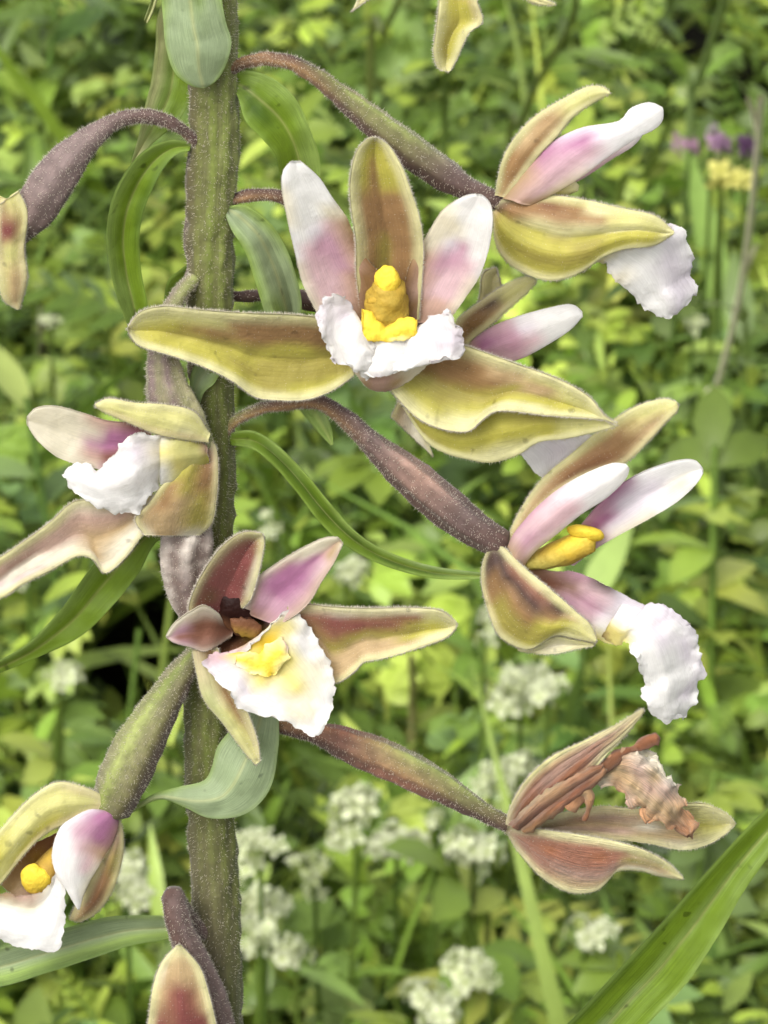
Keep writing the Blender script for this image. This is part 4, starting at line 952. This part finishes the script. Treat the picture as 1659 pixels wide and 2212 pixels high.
def herb(kind, h, seed):
    """one leafy plant: stem and separate leaves"""
    R = random.Random(seed)
    root = bpy.data.objects.new({'lobed': 'leafy_herb', 'tri': 'clover_herb', 'lance': 'upright_herb', 'pinn': 'feathery_herb', 'grass': 'grass_tuft'}[kind], None)
    COL.objects.link(root)
    kids = []
    if kind == 'grass':
        for i in range(9):
            b = bpy.data.objects.new('blade', R.choice(LEAF_GRASS)); COL.objects.link(b); b.parent = root
            b.location = (R.uniform(-.006, .006), R.uniform(-.006, .006), -0.025)
            b.rotation_euler = (0, 0, R.uniform(0, 6.28)); s = R.uniform(.7, 1.25); b.scale = (1, s, s)
            kids.append(b)
    else:
        lean = (R.uniform(-.25, .25), R.uniform(-.25, .25))
        pts = [(lean[0] * h * t * t, lean[1] * h * t * t, -0.03 + (h + 0.03) * t) for t in np.linspace(0, 1, 6)]
        st = bpy.data.objects.new('stem', stem_mesh('stem', pts, np.linspace(0.0012, 0.0006, 6), GREENS[R.choice((0, 4, 2))])); COL.objects.link(st); st.parent = root
        kids.append(st)
        meshes = {'lobed': LEAF_LOBED, 'tri': LEAF_TRI, 'lance': LEAF_LANCE, 'pinn': LEAF_PINN}[kind]
        nl = {'lobed': 11, 'tri': 12, 'lance': 14, 'pinn': 8}[kind]
        for i in range(nl):
            t = 0.35 + 0.65 * (i + 0.5) / nl
            a = i * 2.4 + R.uniform(-.4, .4)
            el = R.uniform(0.0, 0.75) + (0.35 if i > nl - 3 else 0)
            b = bpy.data.objects.new('leaf', R.choice(meshes)); COL.objects.link(b); b.parent = root
            # leaf starts on the stem
            b.location = (lean[0] * h * t * t, lean[1] * h * t * t, h * t - 0.03 * (1 - t))
            b.rotation_euler = (el, R.uniform(-.3, .3), a)
            s = R.uniform(.75, 1.3); b.scale = (s, s, s)
            kids.append(b)
    PROTO_CHILDREN[root.name] = kids
    return root

# clear spots where the ground lies dark and open
HOLES = [(330, 1385, 120, 85), (1630, 195, 80, 35), (245, 1495, 100, 45), (1450, 90, 50, 25)]
def in_hole(px, py, m=0):
    return any(((px - a) / (c + m)) ** 2 + ((py - b) / (d + m)) ** 2 < 1 for a, b, c, d in HOLES)

LABELS = {'lobed': ('green meadow herb with deeply lobed leaves in the turf behind the orchid', 'herb', 'lobed leaved herbs in the meadow'),
          'tri': ('yellowish green herb with three-part leaves in the turf behind the orchid', 'herb', 'three-part leaved herbs in the meadow'),
          'lance': ('blue-green upright herb with narrow pointed leaves behind the orchid', 'herb', 'narrow leaved herbs in the meadow'),
          'pinn': ('green meadow herb with feathery divided leaves behind the orchid', 'herb', 'feathery leaved herbs in the meadow'),
          'grass': ('thin green grass tuft growing among the herbs behind the orchid', 'grass', 'grass tufts in the meadow')}
PROTOS = {k: [herb(k, h, i * 17 + j) for j, h in enumerate((0.07, 0.11))] for i, k in enumerate(('lobed', 'tri', 'lance', 'pinn', 'grass'))}
used = set()
spots = []
tries = 0
while len(spots) < 150 and tries < 6000:
    tries += 1
    px, py = random.uniform(-80, 1740), random.uniform(-60, 2420)
    hh = 0.09
    p = G(px, py, hh)
    if in_hole(px, py, 60):
        continue
    if any((p[0] - q[0]) ** 2 + (p[1] - q[1]) ** 2 < 0.016 ** 2 for q in spots):
        continue
    spots.append((p[0], p[1], px, py))
for i, (x, y, px, py) in enumerate(spots):
    k = random.choices(['lobed', 'tri', 'lance', 'pinn', 'grass'], [5, 5, 3.4, 1.1, 3.2])[0]
    j = random.randrange(2)
    pr = PROTOS[k][j]
    o = pr if (k, j) not in used else copy_tree(pr)
    used.add((k, j))
    o.location = (x, y, random.uniform(-0.012, 0.01))
    o.rotation_euler = (0, 0, random.uniform(0, 6.28))
    s = random.uniform(0.85, 1.25); o.scale = (s, s, s)
    tag(o, *LABELS[k])
bpy.context.view_layer.update()
for o in [o for o in bpy.data.objects if o.parent and o.parent.get('category') in ('herb', 'grass') and o.name.split('.')[0] in ('leaf', 'blade')]:
    tip = o.matrix_world @ Vector((0, 0.009, 0)); mid = o.matrix_world @ Vector((0, 0.003, 0.03 if o.name.startswith('blade') else 0))
    a, b, _ = proj(np.array([tip, mid]))
    far = [proj(np.array(o.matrix_world @ Vector((0, 0.02, zz)))) for zz in (0.05, 0.08, 0.11)] if o.name.startswith('blade') else []
    if in_hole(a[0], b[0], 60) or in_hole(a[1], b[1], 40) or any(in_hole(q[0], q[1], 60) for q in far):
        bpy.data.objects.remove(o)          # nothing grows over the hollows
for k in PROTOS:
    for j, pr in enumerate(PROTOS[k]):
        if (k, j) not in used:
            for c in list(pr.children): bpy.data.objects.remove(c)
            bpy.data.objects.remove(pr)

# ---- white flower heads of the herbs behind
def floret_head(R, n, petal_len, c_pet, c_mid, seed, flat=0.7):
    """uneven bunch of four-petalled florets on short stalks"""
    r = np.random.default_rng(seed)
    Vs, Fs, Cs, o = [], [], [], 0
    m = int(r.integers(4, 7))
    bun = r.normal(0, 0.36, (m, 3)) * R * np.array([1, 1, flat]); bun[:, 2] += 0.15 * R
    for i in range(n):
        k = i % m
        nrm = r.normal(0, 1, 3); nrm[2] = abs(nrm[2]) * 1.1 - 0.25; nrm /= np.linalg.norm(nrm)
        c = bun[k] + nrm * R * 0.5 * r.uniform(.6, 1.15)
        t = np.cross(nrm, [0.3, 0.2, 1.0]); t /= np.linalg.norm(t); b = np.cross(nrm, t)
        ph = r.uniform(0, 6.28)
        tone = r.uniform(.62, 1.05)
        for q in range(4):
            ang = ph + q * math.pi / 2
            d = t * math.cos(ang) + b * math.sin(ang); e = np.cross(nrm, d)
            L_ = petal_len * r.uniform(.75, 1.3)
            up = nrm * L_ * r.uniform(0.1, 0.6)
            V = np.array([c, c + d * L_ * .55 + e * L_ * .34 + up * .4, c + d * L_ + up * .5, c + d * L_ * .55 - e * L_ * .34 + up * .4])
            Vs.append(V); Fs.append([o, o + 1, o + 2, o + 3]); o += 4
            cc = c_pet * tone * r.uniform(.88, 1.05)
            Cs += [c_mid * tone, cc, cc, cc]
        # its little stalk
        w = t * petal_len * 0.09
        V = np.array([c + w, c - w, bun[k] * 0.2 - w, bun[k] * 0.2 + w]); Vs.append(V); Fs.append([o, o + 1, o + 2, o + 3]); o += 4
        Cs += [c_mid * .8] * 4
    return np.vstack(Vs), np.array(Fs), np.array(Cs)

def flower_plant(name, px, py, h, R, n, petal_len, cpet, cmid, label, cat, group, seed, flat=0.7, leaves=5):
    p = G(px, py, h)
    root = bpy.data.objects.new(name, None); COL.objects.link(root); root.location = (p[0], p[1], 0)
    rr = random.Random(seed)
    sway = rr.uniform(-.2, .2) * h
    pts = [(sway * (1 - t) ** 2, 0.1 * h * (1 - t) ** 2, -0.03 + (h + 0.03) * t) for t in np.linspace(0, 1, 7)]
    st = link('stem', stem_mesh('stem', pts, np.linspace(0.0009, 0.0005, 7), GREENS[4] * 0.8), root)
    V, F, C = floret_head(R, n, petal_len, cpet, cmid, seed, flat)
    hd = link('flower_head', raw_mesh('flower_head', V, F, C, None, M_BLOOM, smooth=False), root)
    hd.location = (0, 0, h)
    hd.rotation_euler = (rr.uniform(-.3, .1) , rr.uniform(-.4, .4), rr.uniform(0, 6))
    for i in range(leaves):
        t = 0.3 + 0.55 * i / max(1, leaves)
        b = link('leaf', rr.choice(LEAF_LANCE + LEAF_TRI), root)
        b.location = (sway * (1 - t) ** 2, 0.1 * h * (1 - t) ** 2, -0.03 + (h + 0.03) * t)
        b.rotation_euler = (rr.uniform(.1, .8), 0, i * 2.4 + rr.uniform(-.3, .3)); s = rr.uniform(.6, .95); b.scale = (s, s, s)
    tag(root, label, cat, group)
    return root

WHITE, CREAM = lin((228, 231, 198)), lin((190, 202, 134))
heads = [(746, 1240, .0052, 26), (1046, 1352, .0042, 22), (1122, 1512, .0072, 46), (1186, 1500, .0045, 22), (770, 1762, .0062, 44), (858, 1832, .0062, 42),
         (1022, 1842, .0058, 40), (562, 1862, .0048, 30), (574, 1968, .0058, 38), (560, 2030, .0046, 30), (640, 2070, .0044, 28), (996, 2106, .0052, 26), (1060, 2110, .004, 20),
         (945, 2196, .0055, 34), (1110, 1668, .0048, 30), (1060, 1690, .004, 22), (1262, 2036, .005, 30), (1300, 2080, .004, 22), (272, 1930, .006, 34), (130, 1466, .0042, 22),
         (110, 700, .003, 12), (940, 1772, .003, 14), (1495, 705, .0032, 14), (680, 1895, .004, 20), (60, 1245, .0036, 14), (590, 1150, .0032, 14)]
HEAD_LABELS = {0: 'single white flower head just under the long strap-shaped bract', 1: 'white flower head between the long sepal tip and the brown-olive sepal',
               2: 'broad ragged white flower head between the frilly hanging lip and the withered flower', 3: 'small white flower head touching the broad ragged one',
               4: 'rounded white flower head below the middle of the withered flower stalk', 5: 'second white flower head along below the withered flower stalk',
               6: 'white flower head tucked under the base of the withered flower', 7: 'white flower head beside the stem just below the cupped bract',
               8: 'tall white flower head beside the stem, middle of three below the bract', 9: 'white flower head against the stem under the tall one', 10: 'small white flower head beside the lowest of the stem-side heads',
               13: 'white flower head standing lowest of all, under the yellowish leaves', 14: 'white flower head above the withered flower stalk near its base',
               16: 'white flower head beside the broad rising orchid leaf', 18: 'white flower head between the lowest side flower and the stem', 19: 'lone white flower head below the long leaf beside the dark hollow'}
for i, (px, py, R, n) in enumerate(heads):
    flower_plant('white_wildflower', px, py, 0.125 + 0.012 * math.sin(i * 2.1), R, n, R * 0.42, WHITE, CREAM,
                 HEAD_LABELS.get(i, 'small greenish white flower head blooming low among the leaves behind the orchid'), 'wildflower', 'white flower heads in the meadow', 300 + i, flat=0.8)
for i, (px, py, R, n) in enumerate([(1556, 398, .0052, 9), (1610, 400, .003, 6)]):
    flower_plant('yellow_wildflower', px, py, 0.15, R, n, R * 0.62, lin((214, 208, 120)), lin((180, 176, 84)),
                 ['large yellow wildflower below the purple blossoms', 'small yellow wildflower beside the larger yellow one'][i], 'wildflower', None, 400 + i)
for i, (px, py, R, c) in enumerate([(1490, 318, .0042, (204, 156, 188)), (1562, 318, .0046, (190, 150, 182)), (1612, 305, .0045, (128, 92, 132)), (1540, 288, .003, (206, 190, 196))]):
    flower_plant('purple_wildflower', px, py, 0.15, R * 0.6, 6, R * 0.6, lin(c), lin(c) * 0.6,
                 ['small pink wildflower standing apart beside the purple group', 'pinkish purple wildflower next to the darkest purple one', 'dark purple wildflower beside the dry grey stalk', 'faded pale pink wildflower above the pink ones'][i],
                 'wildflower', None, 420 + i, flat=1.3, leaves=3)

# ---- stalks
def stalk(name, pix, r, c, label, cat, forks=(), mat=None, group=None):
    """pix: (x, y, height above ground) from foot to top"""
    P = np.array([G(a, b, h) for a, b, h in pix])
    foot = np.array([P[0][0], P[0][1] , 0.0])
    pts = catmull(np.vstack([foot + np.array([0, 0.005, -0.02]), P]), 22)
    V, F = line_tube(pts - foot, np.linspace(r, r * 0.7, len(pts)), 8)
    root = link(name, raw_mesh(name, V, F, np.repeat(lin(c)[None], len(V), 0), None, mat or M_LEAF), None, foot)
    for fk in forks:
        Q = np.array([G(a, b, h) for a, b, h in fk])
        Q = catmull(Q, 10)
        V, F = line_tube(Q - foot, np.linspace(r * .8, r * .45, len(Q)), 6)
        link('branch', raw_mesh('branch', V, F, np.repeat(lin(c)[None], len(V), 0), None, mat or M_LEAF), root)
    return tag(root, label, cat, group)

stalk('dry_stalk', [(1512, 960, .10), (1550, 830, .14), (1582, 710, .18), (1604, 600, .21), (1624, 450, .25), (1636, 320, .28), (1644, 212, .30)], 0.0008, (206, 198, 176),
      'forked grey-brown dry stalk leaning among the herbs', 'stalk', forks=[[(1637, 280, .286), (1626, 240, .295), (1616, 214, .30)], [(1604, 600, .21), (1622, 560, .22), (1634, 530, .226)]], mat=M_DRYSTEM)
stalk('green_stalk', [(1490, 260, .12), (1508, 180, .15), (1530, 110, .17), (1556, 30, .20), (1570, -40, .22)], 0.0013, (150, 176, 106), 'pale green straight stalk rising above the purple wildflowers', 'stalk')
stalk('dark_stalk', [(1100, 330, .10), (1125, 270, .12), (1160, 180, .15), (1230, 60, .18), (1250, -30, .21)], 0.0011, (84, 96, 44), 'dark olive stalk passing behind the upper side-view orchid flower', 'stalk')
stalk('dark_stalk', [(960, 300, .10), (962, 200, .12), (985, 110, .15), (1010, 0, .18)], 0.001, (84, 100, 44), 'dark olive stalk behind the hanging yellow-green sepal', 'stalk')
stalk('dark_stalk', [(800, 130, .12), (830, 70, .14), (870, -20, .17)], 0.0011, (90, 104, 50), 'short dark olive stalk above the arching flower stalk', 'stalk')
stalk('dark_stalk', [(1330, 470, .10), (1390, 380, .12), (1420, 320, .14), (1450, 260, .155)], 0.0011, (92, 112, 46), 'dark olive stalk behind the pink and white petal', 'stalk')
stalk('pale_stalk', [(890, 1600, .08), (893, 1500, .10), (888, 1420, .12)], 0.001, (168, 168, 104), 'pale straw stalk below the purplish orchid flower', 'stalk')
stalk('pale_stalk', [(95, 800, .07), (93, 740, .08), (90, 670, .10)], 0.0014, (196, 190, 160), 'pale straw stalk beside the nodding orchid flower', 'stalk')
stalk('curled_stem', [(1220, 2080, .07), (1236, 2020, .085), (1225, 1960, .10), (1192, 1915, .115)], 0.0009, (140, 168, 96), 'pale green curled stem below the withered orchid flower', 'stalk')

# ---- the mass of small foliage that closes the turf
def foliage_mass(name, count, xr, yr, hr, seed, holes, sc=(0.7, 1.3), label=None):
    r = np.random.default_rng(seed)
    protos = [lobed_leaf(0.013, 5, spread=2.6), lobed_leaf(0.014, 3, spread=2.0), simple_leaf(0.020, 0.007, 6), simple_leaf(0.015, 0.009, 6), pinnate_leaf(0.024, 4), blade_leaf(0.09, 0.0026, 0.5, 6), simple_leaf(0.032, 0.0045, 6)]
    weights = np.array([4, 3, 3, 1.5, 1.2, 4.0, 3.5]); weights = weights / weights.sum()
    ids = r.choice(len(protos), count, p=weights)
    Vs, Fs, Cs, off = [], [], [], 0
    hue = [lin(c) for c in ((84, 104, 40), (92, 114, 44), (100, 126, 52), (110, 136, 52), (118, 142, 72), (128, 150, 58), (138, 156, 80), (148, 166, 68), (164, 178, 84))]
    hw = np.array([4, 4, 3, 3, 4, 3, 2, 1.5, 0.5]); hw /= hw.sum()
    for pi, (V, F) in enumerate(protos):
        m = int((ids == pi).sum())
        x = r.uniform(*xr, m); y = r.uniform(*yr, m); z = hr[0] + (hr[1] - hr[0]) * r.beta(1.6, 1.5, m)
        if pi == 5: z = z * 0.2
        if holes:
            px, py, zc = proj(np.stack([x, y, z], 1))
            keep = np.array([not in_hole(a, b, 35) for a, b in zip(px, py)])
            if pi == 5:
                for dz in (0.02, 0.04, 0.06, 0.08):
                    px, py, zc = proj(np.stack([x, y, z + dz], 1))
                    keep &= np.array([not in_hole(a, b, 60) for a, b in zip(px, py)])
            x, y, z = x[keep], y[keep], z[keep]; m = len(x)
        # keep a clear way to the orchid
        keep = (x ** 2 + (y) ** 2 > 0.03 ** 2)
        x, y, z = x[keep], y[keep], z[keep]; m = len(x)
        a = r.uniform(0, 2 * math.pi, m); tl = r.normal(0.25, 0.45, m); ro = r.normal(0, 0.35, m); s = r.uniform(*sc, m)
        if pi == 5: tl = r.normal(0, 0.15, m)
        ca, sa, ct, st_, cr, sr = np.cos(a), np.sin(a), np.cos(tl), np.sin(tl), np.cos(ro), np.sin(ro)
        X = V[None, :, 0] * s[:, None]; Y = V[None, :, 1] * s[:, None]; Z = V[None, :, 2] * s[:, None]
        X, Z = X * cr[:, None] + Z * sr[:, None], -X * sr[:, None] + Z * cr[:, None]
        Y, Z = Y * ct[:, None] - Z * st_[:, None], Y * st_[:, None] + Z * ct[:, None]
        X, Y = X * ca[:, None] - Y * sa[:, None], X * sa[:, None] + Y * ca[:, None]
        Q = np.stack([X + x[:, None], Y + y[:, None], Z + z[:, None]], -1).reshape(-1, 3)
        k = len(V)
        Fi = (F[None] + (np.arange(m) * k)[:, None, None] + off).reshape(-1, 4)
        pn = np.array([noise.noise(Vector((p_[0] * 16, p_[1] * 9, 3.0))) for p_ in zip(x, y)]) if m else np.zeros(0)
        hc = np.array(hue)[np.clip((r.uniform(0, len(hue), m) + 3.0 * pn), 0, len(hue) - 1).astype(int)] * (r.uniform(.55, 1.3, m) * (1 + 0.35 * pn))[:, None]
        hc = hc * np.array([1.12, 1.14, 0.98])
        Vs.append(Q); Fs.append(Fi); Cs.append(np.repeat(hc, k, 0)); off += len(Q)
    me = raw_mesh(name, np.vstack(Vs), np.vstack(Fs), np.vstack(Cs), None, M_LEAFS)
    o = link(name, me)
    return tag(o, label, 'foliage', kind='stuff')

foliage_mass('foliage', 30000, (-0.19, 0.19), (0.25, 1.3), (0.0, 0.105), 11, True, sc=(0.35, 0.95), label='dense low green meadow foliage filling the turf behind the orchid')
foliage_mass('foliage', 14000, (-1.6, 1.6), (-0.5, 3.2), (0.0, 0.09), 12, True, sc=(1.2, 2.0), label='looser green meadow foliage spreading out around the orchid')
